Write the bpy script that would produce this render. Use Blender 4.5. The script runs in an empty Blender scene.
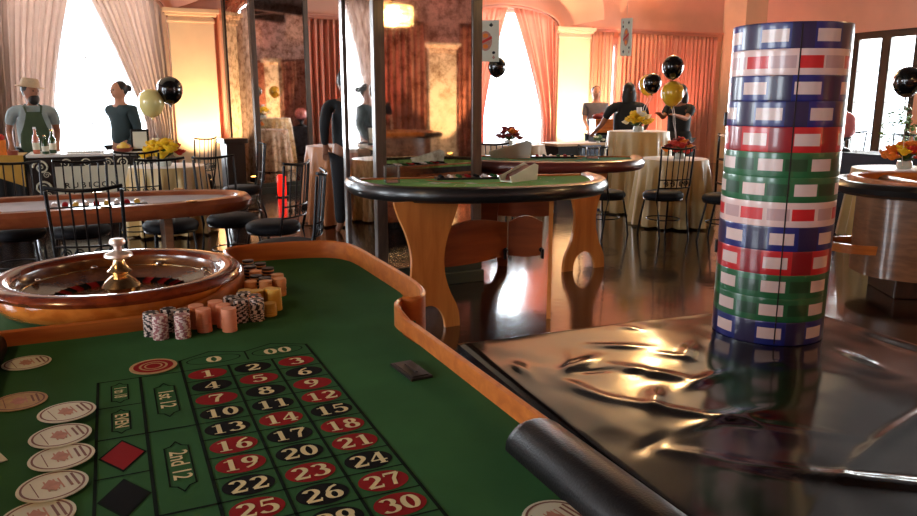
import bpy, bmesh, math, random
from mathutils import Vector, Matrix
R = random.Random(7)
sc = bpy.context.scene
C = sc.collection
PI = math.pi
rad = math.radians
YAW = .4333; PITCH = .2079

# ---------------------------------------------------------------- materials
def srgb(r, g, b):
    f = lambda c: (c/255/12.92 if c/255 <= .04045 else ((c/255+.055)/1.055)**2.4)
    return (f(r), f(g), f(b), 1)

def mat(name, col, rough=.5, metal=0, var=.12, scale=8, bump=0, bscale=60, coat=0, emis=None, estr=0, sheen=0, trans=0, alpha=1, spec=.5, stretch=(1, 1, 1), subs=0):
    m = bpy.data.materials.new(name); m.use_nodes = True
    nt = m.node_tree; N = nt.nodes; L = nt.links
    b = N['Principled BSDF']
    b.inputs['Roughness'].default_value = rough
    b.inputs['Metallic'].default_value = metal
    b.inputs['Coat Weight'].default_value = coat
    b.inputs['Coat Roughness'].default_value = .08
    b.inputs['Sheen Weight'].default_value = sheen
    b.inputs['Transmission Weight'].default_value = trans
    b.inputs['Alpha'].default_value = alpha
    b.inputs['Specular IOR Level'].default_value = spec
    tc = N.new('ShaderNodeTexCoord'); mp = N.new('ShaderNodeMapping'); mp.inputs['Scale'].default_value = stretch
    L.new(tc.outputs['Object'], mp.inputs['Vector'])
    if var:
        n = N.new('ShaderNodeTexNoise'); n.inputs['Scale'].default_value = scale; n.inputs['Detail'].default_value = 4
        L.new(mp.outputs[0], n.inputs['Vector'])
        mr = N.new('ShaderNodeMapRange'); mr.inputs[1].default_value = .3; mr.inputs[2].default_value = .7
        mr.inputs[3].default_value = 1-var; mr.inputs[4].default_value = 1+var
        L.new(n.outputs[0], mr.inputs[0])
        vm = N.new('ShaderNodeVectorMath'); vm.operation = 'SCALE'; vm.inputs[0].default_value = col[:3]
        L.new(mr.outputs[0], vm.inputs['Scale']); L.new(vm.outputs[0], b.inputs['Base Color'])
    else:
        b.inputs['Base Color'].default_value = col
    if emis:
        b.inputs['Emission Color'].default_value = emis; b.inputs['Emission Strength'].default_value = estr
    if bump:
        n2 = N.new('ShaderNodeTexNoise'); n2.inputs['Scale'].default_value = bscale; n2.inputs['Detail'].default_value = 3
        L.new(mp.outputs[0], n2.inputs['Vector'])
        bp = N.new('ShaderNodeBump'); bp.inputs['Strength'].default_value = bump; bp.inputs['Distance'].default_value = .01
        L.new(n2.outputs[0], bp.inputs['Height']); L.new(bp.outputs[0], b.inputs['Normal'])
    return m

def wood(name, c1, c2, rough=.35, scale=3, stretch=(1, 12, 12), coat=.3, ring=6):
    m = mat(name, c1, rough, var=0, coat=coat)
    nt = m.node_tree; N = nt.nodes; L = nt.links; b = N['Principled BSDF']
    mp = [n for n in N if n.type == 'MAPPING'][0]; mp.inputs['Scale'].default_value = stretch
    n = N.new('ShaderNodeTexNoise'); n.inputs['Scale'].default_value = scale; n.inputs['Detail'].default_value = 6; n.inputs['Distortion'].default_value = .6
    L.new(mp.outputs[0], n.inputs['Vector'])
    cr = N.new('ShaderNodeValToRGB'); cr.color_ramp.elements[0].color = c1; cr.color_ramp.elements[1].color = c2
    cr.color_ramp.elements[0].position = .35; cr.color_ramp.elements[1].position = .68
    L.new(n.outputs[0], cr.inputs[0]); L.new(cr.outputs[0], b.inputs['Base Color'])
    return m

M = {}
M['felt'] = mat('felt_green', srgb(56, 102, 62), .95, var=.12, scale=5, bump=.12, bscale=500, spec=.1)
M['feltglare'] = mat('felt_green_with_glare', srgb(146, 204, 116), .95, var=.10, scale=5, spec=.1)  # glare on the cloth put into its base colour
M['felt2'] = mat('felt_teal_green', srgb(110, 176, 140), .95, var=.08, scale=5, spec=.1)
M['line'] = mat('print_dark_line', srgb(12, 26, 16), .9, var=.1, spec=.1)
M['pred'] = mat('print_red', srgb(150, 32, 36), .9, var=.08, spec=.1)
M['pblack'] = mat('print_black', srgb(20, 18, 20), .9, var=.1, spec=.1)
M['cream'] = mat('print_cream', srgb(236, 222, 176), .9, var=.05, spec=.1)
M['pgreen'] = mat('print_green', srgb(48, 92, 50), .9, var=.05, spec=.1)
M['maple'] = wood('maple_orange', srgb(170, 88, 36), srgb(196, 112, 48), .35, 3, (1, 8, 12), .35)
M['maple2'] = wood('maple_plank', srgb(186, 108, 48), srgb(214, 138, 68), .4, 2.2, (6, 6, .7), .2)
M['redwood'] = wood('mahogany_red', srgb(96, 34, 16), srgb(138, 58, 26), .18, 4, (5, 5, 8), .8)
M['orangewood'] = wood('wheel_inner_wood', srgb(176, 92, 30), srgb(206, 120, 48), .2, 4, (5, 5, 8), .8)
M['stretch'] = wood('stretcher_wood', srgb(126, 58, 24), srgb(152, 76, 34), .4, 2, (1, 1, 8), .2)
M['brownwood'] = wood('brown_wood', srgb(110, 72, 48), srgb(140, 96, 66), .3, 3, (2, 2, 9), .4)
M['darkwood'] = wood('dark_wood', srgb(38, 22, 16), srgb(62, 38, 26), .35, 3, (8, 8, 1), .3)
M['railwood'] = wood('poker_rail', srgb(140, 72, 44), srgb(170, 98, 62), .28, 3, (2, 2, 4), .5)
M['leather'] = mat('black_leather', srgb(16, 12, 13), .36, var=.15, scale=20, bump=.12, bscale=260, spec=.3)
M['rim'] = mat('black_padding', srgb(26, 24, 24), .3, var=.1, bump=.1, bscale=200, coat=.3)
M['rimred'] = mat('oxblood_padding', srgb(96, 40, 34), .3, var=.1, bump=.1, bscale=200, coat=.3)
M['brass'] = mat('brass', srgb(214, 184, 136), .2, 1, var=.05)
M['palemetal'] = mat('pale_brushed_metal', srgb(226, 208, 196), .38, .85, var=.05)
M['steel'] = mat('polished_silver', srgb(214, 214, 214), .14, 1, var=.05)
M['iron'] = mat('black_iron', srgb(20, 18, 20), .35, .5, var=.1)
M['seat'] = mat('seat_fabric', srgb(18, 19, 26), .65, var=.15, bump=.1, bscale=300, spec=.3)
M['card'] = mat('white_card', srgb(224, 220, 198), .6, var=.04)
M['cardred'] = mat('card_print_red', srgb(196, 138, 118), .7, var=.15, scale=60)
M['cardgold'] = mat('card_print_tan', srgb(196, 160, 110), .7, var=.15, scale=60)
M['cardbrown'] = mat('card_print_brown', srgb(130, 84, 70), .7, var=.1)
M['blackplastic'] = mat('black_plastic', srgb(24, 22, 22), .3, var=.05)
M['acrylic'] = mat('clear_acrylic', srgb(235, 240, 240), .05, var=0, trans=.9)
M['white'] = mat('white_paint', srgb(232, 230, 226), .4, var=.03)
M['bluewhite'] = mat('pale_blue_plastic', srgb(150, 176, 214), .35, var=.05)
M['gold'] = mat('gold_satin', srgb(206, 172, 112), .38, var=.08, scale=4, sheen=.5, bump=.05)
M['beigecloth'] = mat('beige_satin', srgb(196, 160, 118), .45, var=.08, scale=4, sheen=.4)
M['orangecloth'] = mat('copper_satin', srgb(200, 130, 82), .42, var=.08, sheen=.4)
M['blackcloth'] = mat('black_cloth', srgb(18, 16, 18), .8, var=.2, scale=20)
M['navycloth'] = mat('navy_cloth', srgb(30, 38, 62), .6, var=.2, scale=10, bump=.3, bscale=20)
M['bluecloth'] = mat('blue_cloth', srgb(72, 96, 130), .7, var=.1)
M['yellowcloth'] = mat('mustard_cloth', srgb(196, 150, 60), .6, var=.08)
M['skin1'] = mat('skin_fair', srgb(206, 148, 118), .5, var=.05, scale=20)
M['skin2'] = mat('skin_tan', srgb(164, 110, 84), .5, var=.05, scale=20)
M['hair'] = mat('dark_hair', srgb(28, 22, 20), .5, var=.2, scale=60)
M['shirtblack'] = mat('black_shirt', srgb(20, 22, 26), .8, var=.15, scale=12)
M['shirtgreen'] = mat('slate_shirt', srgb(44, 62, 66), .8, var=.12, scale=12)
M['shirtgrey'] = mat('grey_shirt', srgb(108, 102, 108), .8, var=.1, scale=12)
M['shirtlight'] = mat('pale_blue_shirt', srgb(150, 166, 170), .8, var=.1, scale=12)
M['apron'] = mat('green_apron', srgb(54, 72, 48), .8, var=.12, scale=12)
M['trouser'] = mat('dark_trousers', srgb(22, 22, 28), .8, var=.1)
M['straw'] = mat('cream_straw_hat', srgb(190, 166, 136), .8, var=.08, scale=80)
M['balblack'] = mat('balloon_black', srgb(14, 14, 14), .12, var=.05, coat=.5)
M['balgold'] = mat('balloon_gold', srgb(232, 178, 48), .15, var=.05, coat=.4)
M['balpale'] = mat('balloon_pale_yellow', srgb(246, 228, 150), .2, var=.03, coat=.3)
M['ribbon'] = mat('white_ribbon', srgb(236, 226, 220), .5, var=.03)
M['petaly'] = mat('petal_yellow', srgb(250, 206, 40), .6, var=.1, scale=40)
M['petalr'] = mat('petal_red', srgb(206, 48, 34), .6, var=.1, scale=40)
M['petalo'] = mat('petal_orange', srgb(238, 130, 40), .6, var=.1, scale=40)
M['petalw'] = mat('petal_white', srgb(246, 238, 206), .6, var=.05, scale=40)
M['petalb'] = mat('petal_burgundy', srgb(120, 28, 34), .6, var=.1, scale=40)
M['leaf'] = mat('leaf_green', srgb(70, 104, 44), .6, var=.2, scale=30)
M['glass'] = mat('clear_glass', srgb(240, 244, 244), .03, var=0, trans=1)
M['bottleg'] = mat('green_bottle_glass', srgb(50, 78, 48), .1, var=.05, coat=.5)
M['bottlep'] = mat('pink_bottle_glass', srgb(206, 120, 96), .1, var=.05, coat=.5)
M['yellowtint'] = mat('lemon_yellow', srgb(244, 206, 90), .5, var=.05)
M['brownbowl'] = mat('terracotta_bowl', srgb(150, 72, 52), .5, var=.1)
M['redlamp'] = mat('red_lamp_glow', srgb(220, 30, 20), .4, var=0, emis=srgb(255, 30, 16), estr=1.1)
M['amberlens'] = mat('amber_lens_glow', srgb(255, 190, 90), .4, var=0, emis=srgb(255, 190, 90), estr=12)
M['crystal'] = mat('lit_crystal', srgb(255, 230, 180), .3, var=0, emis=srgb(255, 206, 130), estr=4)
M['pinkglobe'] = mat('pink_lamp_globe', srgb(222, 130, 130), .25, var=.05, coat=.4)
M['winframe'] = mat('window_frame_black', srgb(30, 32, 32), .4, var=.05)
M['winpale'] = mat('window_frame_white', srgb(238, 238, 236), .4, var=.03)
M['ceil'] = mat('ceiling_plaster', srgb(240, 214, 180), .9, var=.05, scale=1.5)
M['ceildark'] = mat('ceiling_dark_boards', srgb(74, 50, 40), .6, var=.15, scale=3, stretch=(1, 8, 1))
M['wall'] = mat('wall_red_glow_plaster', srgb(238, 188, 170), .85, var=.06, scale=1.6, bump=.05, bscale=40)  # pinkish-beige wall, red uplight glow put into its colour
M['wallred'] = mat('wall_deep_red_glow_plaster', srgb(234, 166, 146), .85, var=.06, scale=1.6, bump=.05, bscale=40)  # same plaster with more of the red glow in its colour
M['pil'] = mat('pilaster_cream_plaster', srgb(244, 222, 190), .8, var=.07, scale=2, bump=.06, bscale=30)
M['corn'] = mat('cornice_cream', srgb(242, 214, 184), .7, var=.03)
M['curt'] = mat('curtain_beige', srgb(200, 182, 172), .8, var=.05, scale=6, sheen=.3)
M['curtpink'] = mat('curtain_salmon', srgb(232, 176, 158), .8, var=.05, scale=6, sheen=.3)
M['curtdark'] = mat('curtain_rust', srgb(150, 84, 62), .8, var=.08, scale=6, sheen=.3)
M['chipw'] = mat('chip_white', srgb(232, 214, 206), .4, var=.03)
M['chipk'] = mat('chip_black', srgb(34, 26, 30), .4, var=.05)
M['chipp'] = mat('chip_pink', srgb(238, 158, 124), .45, var=.04)
M['chipo'] = mat('chip_orange', srgb(236, 164, 104), .45, var=.04)
M['chipa'] = mat('chip_amber', srgb(232, 184, 84), .4, var=.04)
M['chipm'] = mat('chip_mauve', srgb(166, 104, 108), .45, var=.04)

def vinyl():
    m = mat('black_vinyl', srgb(13, 8, 8), .13, var=.1, scale=3, coat=.2, spec=.5)
    nt = m.node_tree; N = nt.nodes; L = nt.links; b = N['Principled BSDF']
    b.inputs['Coat Roughness'].default_value = .12
    mp = [n for n in N if n.type == 'MAPPING'][0]
    n = N.new('ShaderNodeTexNoise'); n.inputs['Scale'].default_value = 2.6; n.inputs['Detail'].default_value = 1.0
    n.inputs['Distortion'].default_value = .5
    L.new(mp.outputs[0], n.inputs['Vector'])
    bp = N.new('ShaderNodeBump'); bp.inputs['Strength'].default_value = .16; bp.inputs['Distance'].default_value = .05
    L.new(n.outputs[0], bp.inputs['Height']); L.new(bp.outputs[0], b.inputs['Normal']); L.new(bp.outputs[0], b.inputs['Coat Normal'])
    return m
M['vinyl'] = vinyl()

def floor_mat():
    m = bpy.data.materials.new('dark_parquet'); m.use_nodes = True
    nt = m.node_tree; N = nt.nodes; L = nt.links; b = N['Principled BSDF']
    tc = N.new('ShaderNodeTexCoord'); mp = N.new('ShaderNodeMapping'); mp.inputs['Rotation'].default_value = (0, 0, rad(45))
    L.new(tc.outputs['Object'], mp.inputs[0])
    br = N.new('ShaderNodeTexBrick'); br.inputs['Scale'].default_value = 2.2
    br.inputs['Color1'].default_value = srgb(34, 18, 14); br.inputs['Color2'].default_value = srgb(50, 27, 18); br.inputs['Mortar'].default_value = srgb(16, 9, 7)
    br.inputs['Mortar Size'].default_value = .008; br.inputs['Brick Width'].default_value = 1.0; br.inputs['Row Height'].default_value = .22
    L.new(mp.outputs[0], br.inputs['Vector']); L.new(br.outputs[0], b.inputs['Base Color'])
    n = N.new('ShaderNodeTexNoise'); n.inputs['Scale'].default_value = 3; n.inputs['Detail'].default_value = 3
    L.new(tc.outputs['Object'], n.inputs['Vector'])
    mr = N.new('ShaderNodeMapRange'); mr.inputs[3].default_value = .08; mr.inputs[4].default_value = .24
    L.new(n.outputs[0], mr.inputs[0]); L.new(mr.outputs[0], b.inputs['Roughness'])
    b.inputs['Coat Weight'].default_value = .45; b.inputs['Coat Roughness'].default_value = .07
    bp = N.new('ShaderNodeBump'); bp.inputs['Strength'].default_value = .18; bp.inputs['Distance'].default_value = .004
    n2 = N.new('ShaderNodeTexNoise'); n2.inputs['Scale'].default_value = 14; L.new(tc.outputs['Object'], n2.inputs['Vector'])
    L.new(n2.outputs[0], bp.inputs['Height']); L.new(bp.outputs[0], b.inputs['Normal']); L.new(bp.outputs[0], b.inputs['Coat Normal'])
    return m
M['floor'] = floor_mat()

def mirror_mat():
    m = bpy.data.materials.new('antique_mirror'); m.use_nodes = True
    nt = m.node_tree; N = nt.nodes; L = nt.links; b = N['Principled BSDF']
    b.inputs['Metallic'].default_value = 1; b.inputs['Roughness'].default_value = .03
    tc = N.new('ShaderNodeTexCoord')
    n = N.new('ShaderNodeTexNoise'); n.inputs['Scale'].default_value = 9; n.inputs['Detail'].default_value = 8; n.inputs['Roughness'].default_value = .7
    L.new(tc.outputs['Object'], n.inputs['Vector'])
    cr = N.new('ShaderNodeValToRGB'); cr.color_ramp.elements[0].color = (.34, .26, .22, 1); cr.color_ramp.elements[1].color = (.8, .76, .74, 1)
    cr.color_ramp.elements[0].position = .36; cr.color_ramp.elements[1].position = .56
    L.new(n.outputs[0], cr.inputs[0]); L.new(cr.outputs[0], b.inputs['Base Color'])
    return m
M['mirror'] = mirror_mat()
M['post'] = wood('mirror_frame_wood', srgb(62, 50, 44), srgb(92, 74, 64), .3, 3, (8, 8, 1), .3)

def glass_pane():
    m = bpy.data.materials.new('window_glass'); m.use_nodes = True
    nt = m.node_tree; N = nt.nodes; L = nt.links; N.remove(N['Principled BSDF'])
    t = N.new('ShaderNodeBsdfTransparent'); g = N.new('ShaderNodeBsdfGlossy'); g.inputs['Roughness'].default_value = .02
    f = N.new('ShaderNodeFresnel'); f.inputs[0].default_value = 1.3; mx = N.new('ShaderNodeMixShader')
    L.new(f.outputs[0], mx.inputs[0]); L.new(t.outputs[0], mx.inputs[1]); L.new(g.outputs[0], mx.inputs[2])
    L.new(mx.outputs[0], N['Material Output'].inputs[0])
    return m
M['pane'] = glass_pane()

def translucent(m, k=.35):
    nt = m.node_tree; N = nt.nodes; L = nt.links; b = N['Principled BSDF']
    t = N.new('ShaderNodeBsdfTranslucent'); mx = N.new('ShaderNodeMixShader'); mx.inputs[0].default_value = k
    src = b.inputs['Base Color'].links[0].from_socket; L.new(src, t.inputs[0])
    L.new(b.outputs[0], mx.inputs[1]); L.new(t.outputs[0], mx.inputs[2]); L.new(mx.outputs[0], N['Material Output'].inputs[0])
for k_ in ('curt', 'curtpink'): translucent(M[k_], .4)

# ---------------------------------------------------------------- mesh helpers
def tag(o, label=None, cat=None, group=None, kind=None):
    if label: o['label'] = label
    if cat: o['category'] = cat
    if group: o['group'] = group
    if kind: o['kind'] = kind
    return o

def thing(name, label, cat, loc=(0, 0, 0), rz=0, group=None):
    o = bpy.data.objects.new(name, None); C.objects.link(o); o.location = loc; o.rotation_euler = (0, 0, rz)
    o.empty_display_size = .1
    return tag(o, label, cat, group)

def obj(name, bm, mats, parent=None, smooth=False, bevel=0, loc=None):
    if not isinstance(mats, (list, tuple)): mats = [mats]
    bmesh.ops.recalc_face_normals(bm, faces=bm.faces)
    me = bpy.data.meshes.new(name); bm.to_mesh(me); bm.free()
    for k in mats: me.materials.append(M[k] if isinstance(k, str) else k)
    if smooth:
        for p in me.polygons: p.use_smooth = True
        try: me.set_sharp_from_angle(angle=rad(42))
        except Exception: pass
    o = bpy.data.objects.new(name, me); C.objects.link(o)
    if parent: o.parent = parent
    if loc: o.location = loc
    if bevel:
        b = o.modifiers.new('bevel', 'BEVEL'); b.width = bevel; b.segments = 2; b.limit_method = 'ANGLE'
    return o

def nb(): return bmesh.new()

def box(bm, x0, x1, y0, y1, z0, z1, mi=0, mx=None):
    vs = [bm.verts.new(p) for p in [(x0, y0, z0), (x1, y0, z0), (x1, y1, z0), (x0, y1, z0), (x0, y0, z1), (x1, y0, z1), (x1, y1, z1), (x0, y1, z1)]]
    if mx is not None:
        for v in vs: v.co = mx @ v.co
    for f in [(0, 3, 2, 1), (4, 5, 6, 7), (0, 1, 5, 4), (1, 2, 6, 5), (2, 3, 7, 6), (3, 0, 4, 7)]:
        bm.faces.new([vs[i] for i in f]).material_index = mi
    return vs

def prism(bm, poly, z0, z1, mi=0, mx=None):
    a = [bm.verts.new((x, y, z0)) for x, y in poly]; b = [bm.verts.new((x, y, z1)) for x, y in poly]
    if mx is not None:
        for v in a+b: v.co = mx @ v.co
    n = len(poly)
    bm.faces.new(a[::-1]).material_index = mi; bm.faces.new(b).material_index = mi
    for i in range(n): bm.faces.new([a[i], a[(i+1) % n], b[(i+1) % n], b[i]]).material_index = mi

def flat(bm, poly, z, mi=0):
    vs = [bm.verts.new((x, y, z)) for x, y in poly]
    f = bm.faces.new(vs); f.material_index = mi
    return f

def lathe(bm, prof, seg=32, c=(0, 0, 0), mi=0, cap=True, sx=1, sy=1, mx=None):
    rings = []
    for r, z in prof:
        ring = []
        for i in range(seg):
            a = 2*PI*i/seg
            p = Vector((c[0]+r*sx*math.cos(a), c[1]+r*sy*math.sin(a), c[2]+z))
            if mx is not None: p = mx @ p
            ring.append(bm.verts.new(p))
        rings.append(ring)
    for k in range(len(rings)-1):
        for i in range(seg):
            bm.faces.new([rings[k][i], rings[k][(i+1) % seg], rings[k+1][(i+1) % seg], rings[k+1][i]]).material_index = mi
    if cap:
        bm.faces.new(rings[0][::-1]).material_index = mi; bm.faces.new(rings[-1]).material_index = mi
    return rings

def cyl(bm, x, y, z0, z1, r, seg=16, mi=0, r2=None): lathe(bm, [(r, z0), (r if r2 is None else r2, z1)], seg, (x, y, 0), mi)

def tube(bm, pts, r, seg=8, mi=0, closed=False):
    pts = [Vector(p) for p in pts]; n = len(pts); rings = []
    up = Vector((0, 0, 1))
    for i, p in enumerate(pts):
        if closed: t = pts[(i+1) % n]-pts[i-1]
        else: t = pts[min(i+1, n-1)]-pts[max(i-1, 0)]
        t.normalize()
        u = t.cross(up)
        if u.length < .05: u = t.cross(Vector((0, 1, 0)))
        u.normalize(); w = u.cross(t)
        rr = r[i] if isinstance(r, (list, tuple)) else r
        rings.append([bm.verts.new(p+u*math.cos(2*PI*k/seg)*rr+w*math.sin(2*PI*k/seg)*rr) for k in range(seg)])
    m = n if closed else n-1
    for i in range(m):
        a = rings[i]; b = rings[(i+1) % n]
        for k in range(seg): bm.faces.new([a[k], a[(k+1) % seg], b[(k+1) % seg], b[k]]).material_index = mi
    if not closed:
        bm.faces.new(rings[0][::-1]).material_index = mi; bm.faces.new(rings[-1]).material_index = mi

def ball(bm, c, r, mi=0, seg=16, rings=10, s=(1, 1, 1), mx=None):
    g = bmesh.ops.create_uvsphere(bm, u_segments=seg, v_segments=rings, radius=r)
    for v in g['verts']:
        v.co = Vector((v.co.x*s[0]+c[0], v.co.y*s[1]+c[1], v.co.z*s[2]+c[2]))
        if mx is not None: v.co = mx @ v.co
    for f in {f for v in g['verts'] for f in v.link_faces}: f.material_index = mi

def sweep(bm, path, prof, closed=False, mi=0):
    """sweep an (offset, z) profile (closed polygon) along a 2-D path; offset goes to the left of travel."""
    n = len(path); rings = []
    for i in range(n):
        if closed: t = Vector(path[(i+1) % n])-Vector(path[i-1])
        else: t = Vector(path[min(i+1, n-1)])-Vector(path[max(i-1, 0)])
        t = Vector((t[0], t[1])).normalized(); nn = Vector((-t.y, t.x))
        rings.append([bm.verts.new((path[i][0]+nn.x*o, path[i][1]+nn.y*o, z)) for o, z in prof])
    k = len(prof)
    for i in range(n if closed else n-1):
        a = rings[i]; b = rings[(i+1) % n]
        for j in range(k): bm.faces.new([a[j], a[(j+1) % k], b[(j+1) % k], b[j]]).material_index = mi
    if not closed:
        bm.faces.new(rings[0]).material_index = mi; bm.faces.new(rings[-1][::-1]).material_index = mi

def smooth_path(pts, sub=5, closed=False):
    out = []; n = len(pts)
    rng = range(n if closed else n-1)
    for i in rng:
        if closed: p = [pts[(i+k) % n] for k in (-1, 0, 1, 2)]
        else: p = [pts[max(i-1, 0)], pts[i], pts[i+1], pts[min(i+2, n-1)]]
        for s in range(sub):
            t = s/sub
            out.append(tuple(.5*((2*p[1][a])+(-p[0][a]+p[2][a])*t+(2*p[0][a]-5*p[1][a]+4*p[2][a]-p[3][a])*t*t+(-p[0][a]+3*p[1][a]-3*p[2][a]+p[3][a])*t**3) for a in range(len(pts[0]))))
    if not closed: out.append(tuple(pts[-1]))
    return out

def dup(root, loc, rz=0, label=None, group=None):
    r = root.copy(); C.objects.link(r); r.location = loc; r.rotation_euler = (0, 0, rz)
    if label: r['label'] = label
    if group: r['group'] = group
    for ch in list(root.children):
        c = ch.copy(); C.objects.link(c); c.parent = r
        for g in list(ch.children):
            d = g.copy(); C.objects.link(d); d.parent = c
    return r

def text_geo(bm, s, size, mx, mi=0, z=0, sx=1, extr=0):
    cu = bpy.data.curves.new('t', 'FONT'); cu.body = s; cu.size = size; cu.align_x = 'CENTER'; cu.align_y = 'CENTER'; cu.offset = size*.012
    cu.resolution_u = 3
    o = bpy.data.objects.new('t', cu); C.objects.link(o)
    dg = bpy.context.evaluated_depsgraph_get(); dg.update()
    me = o.evaluated_get(dg).to_mesh()
    vs = [bm.verts.new(mx @ Vector((v.co.x*sx, v.co.y, z))) for v in me.vertices]
    for p in me.polygons:
        try: bm.faces.new([vs[i] for i in p.vertices]).material_index = mi
        except ValueError: pass
    o.evaluated_get(dg).to_mesh_clear()
    bpy.data.objects.remove(o); bpy.data.curves.remove(cu)

# heavy serif figures drawn with a broad pen
def arc(cx, cy, rx, ry, a0, a1, n=14): return [(cx+rx*math.cos(rad(a0+(a1-a0)*i/n)), cy+ry*math.sin(rad(a0+(a1-a0)*i/n))) for i in range(n+1)]
DG = {
 '0': [(arc(.31, .5, .21, .43, 0, 360, 28), None)],
 '1': [([(.33, .02), (.33, .98)], .18), ([(.12, .03), (.54, .03)], .07), ([(.34, .96), (.24, .86), (.1, .82)], .07)],
 '2': [(arc(.31, .7, .2, .24, 165, -35)+[(.1, .1)], None), ([(.08, .08), (.56, .08)], .15), ([(.54, .08), (.57, .24)], .06)],
 '3': [(arc(.28, .74, .2, .21, 150, -80), None), (arc(.28, .29, .25, .25, 85, -150), None)],
 '4': [([(.42, .98), (.04, .3)], .07), ([(.03, .29), (.62, .29)], .09), ([(.42, .98), (.42, .02)], .17), ([(.28, .03), (.56, .03)], .06)],
 '5': [([(.14, .92), (.54, .92)], .14), ([(.15, .95), (.12, .52)], .07), (arc(.28, .32, .25, .28, 120, -150), None)],
 '6': [(arc(.32, .3, .2, .25, 0, 360, 24), None), ([(.5, .96), (.3, .84), (.15, .6), (.12, .32)], .12)],
 '7': [([(.07, .92), (.57, .92)], .14), ([(.55, .92), (.34, .5), (.27, .02)], .14), ([(.08, .92), (.06, .72)], .06)],
 '8': [(arc(.31, .75, .16, .19, 0, 360, 22), None), (arc(.31, .27, .21, .24, 0, 360, 24), None)],
 '9': [(arc(.3, .7, .2, .25, 0, 360, 24), None), ([(.12, .04), (.32, .16), (.47, .4), (.5, .68)], .12)],
}
def digits(bm, s, cx, cy, h, z, mi, sx=1.15):
    adv = .68
    w = adv*len(s)
    k = 0
    for di, ch in enumerate(s):
        ox = -w/2+di*adv+(.03)
        for pts, wd in DG[ch]:
            n = len(pts); L_ = []; R_ = []
            cl = pts[0] == pts[-1] or (abs(pts[0][0]-pts[-1][0]) < 1e-6 and abs(pts[0][1]-pts[-1][1]) < 1e-6)
            for i in range(n):
                a = pts[i-1] if i > 0 else (pts[-2] if cl else pts[0]); b = pts[i+1] if i < n-1 else (pts[1] if cl else pts[-1])
                tx, ty = b[0]-a[0], b[1]-a[1]; l = math.hypot(tx, ty) or 1; tx /= l; ty /= l
                ww = wd if wd else .07+.12*abs(ty)**1.3
                L_.append((pts[i][0]-ty*ww/2, pts[i][1]+tx*ww/2)); R_.append((pts[i][0]+ty*ww/2, pts[i][1]-tx*ww/2))
            tr = lambda p: (cx+(p[0]+ox)*h*sx, cy+(p[1]-.5)*h)
            zz = z+k*.00004; k += 1
            lv = [bm.verts.new((*tr(p), zz)) for p in L_]; rv = [bm.verts.new((*tr(p), zz)) for p in R_]
            for i in range(n-1): bm.faces.new([lv[i], rv[i], rv[i+1], lv[i+1]]).material_index = mi

def strip(bm, p, q, w, z, mi):
    d = Vector((q[0]-p[0], q[1]-p[1])); d.normalize(); n = Vector((-d.y, d.x))*w/2; e = d*w/2
    flat(bm, [(p[0]-n.x-e.x, p[1]-n.y-e.y), (q[0]-n.x+e.x, q[1]-n.y+e.y), (q[0]+n.x+e.x, q[1]+n.y+e.y), (p[0]+n.x-e.x, p[1]+n.y-e.y)], z, mi)

def oval(bm, cx, cy, rx, ry, z, mi, n=36): flat(bm, [(cx+rx*math.cos(2*PI*i/n), cy+ry*math.sin(2*PI*i/n)) for i in range(n)], z, mi)
def ring_(bm, cx, cy, rx, ry, w, z, mi, n=36):
    a = [bm.verts.new((cx+rx*math.cos(2*PI*i/n), cy+ry*math.sin(2*PI*i/n), z)) for i in range(n)]
    b = [bm.verts.new((cx+(rx-w)*math.cos(2*PI*i/n), cy+(ry-w)*math.sin(2*PI*i/n), z)) for i in range(n)]
    for i in range(n): bm.faces.new([a[i], a[(i+1) % n], b[(i+1) % n], b[i]]).material_index = mi

# ================================================================ THE ROOM
YB = 14.0; XR = 14.0; YF = -7.0; XL = -7.0; ZC = 4.5
def struct(name, bm, m, smooth=False, bevel=0, parent=None): return tag(obj(name, bm, m, parent, smooth, bevel), kind='structure')
bm = nb(); box(bm, XL-.2, XR+.2, YF-.2, YB+.2, -.1, 0); struct('floor', bm, 'floor')
bm = nb(); box(bm, XL-.2, XR+.2, YF-.2, YB+.2, ZC, ZC+.1); struct('ceiling', bm, 'ceildark')
bm = nb(); box(bm, 4.6, 11.6, 8.3, 13.9, ZC-.06, ZC-.001); struct('ceiling_pale_panel', bm, 'ceil')  # pale panel added in the dark ceiling for a warm reflection in the vinyl
bm = nb(); box(bm, -4.6, 2.6, 8.3, 13.9, ZC-.06, ZC-.001); struct('ceiling_pale_panel', bm, 'ceil')

def wall(name, axis, pos, thick, lo, hi, opens, m, zc=ZC):
    """a wall along one axis with rectangular openings (a0, a1, z0, z1)"""
    bm = nb()
    cuts = sorted({lo, hi, *[o[0] for o in opens], *[o[1] for o in opens]})
    def bx(a, b, z0, z1):
        if z1-z0 < 1e-4: return
        if axis == 'x': box(bm, a, b, pos, pos+thick, z0, z1)
        else: box(bm, pos, pos+thick, a, b, z0, z1)
    for a, b in zip(cuts[:-1], cuts[1:]):
        o = [o for o in opens if o[0] <= a+1e-5 and o[1] >= b-1e-5]
        if o: bx(a, b, 0, o[0][2]); bx(a, b, o[0][3], zc)
        else: bx(a, b, 0, zc)
    return struct(name, bm, m)
W1 = (-1.35, .85, .5, 3.3); W2 = (6.55, 8.55, .5, 3.3); W3 = (10.0, 10.35, .4, 2.7); W0 = (-4.9, -1.75, .5, 3.3)
wall('wall_back', 'x', YB, .2, XL-.2, XR+.2, [W0, W1, W2, W3], 'wall')
DR = [(9.55, 11.02, 0, 2.84), (7.95, 9.42, 0, 2.84), (6.35, 7.82, 0, 2.84), (4.75, 6.22, 0, 2.84)]
wall('wall_right', 'y', XR, .2, YF, YB, DR, 'wall')
wall('wall_front', 'x', YF-.2, .2, XL-.2, XR+.2, [], 'wallred')
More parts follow.
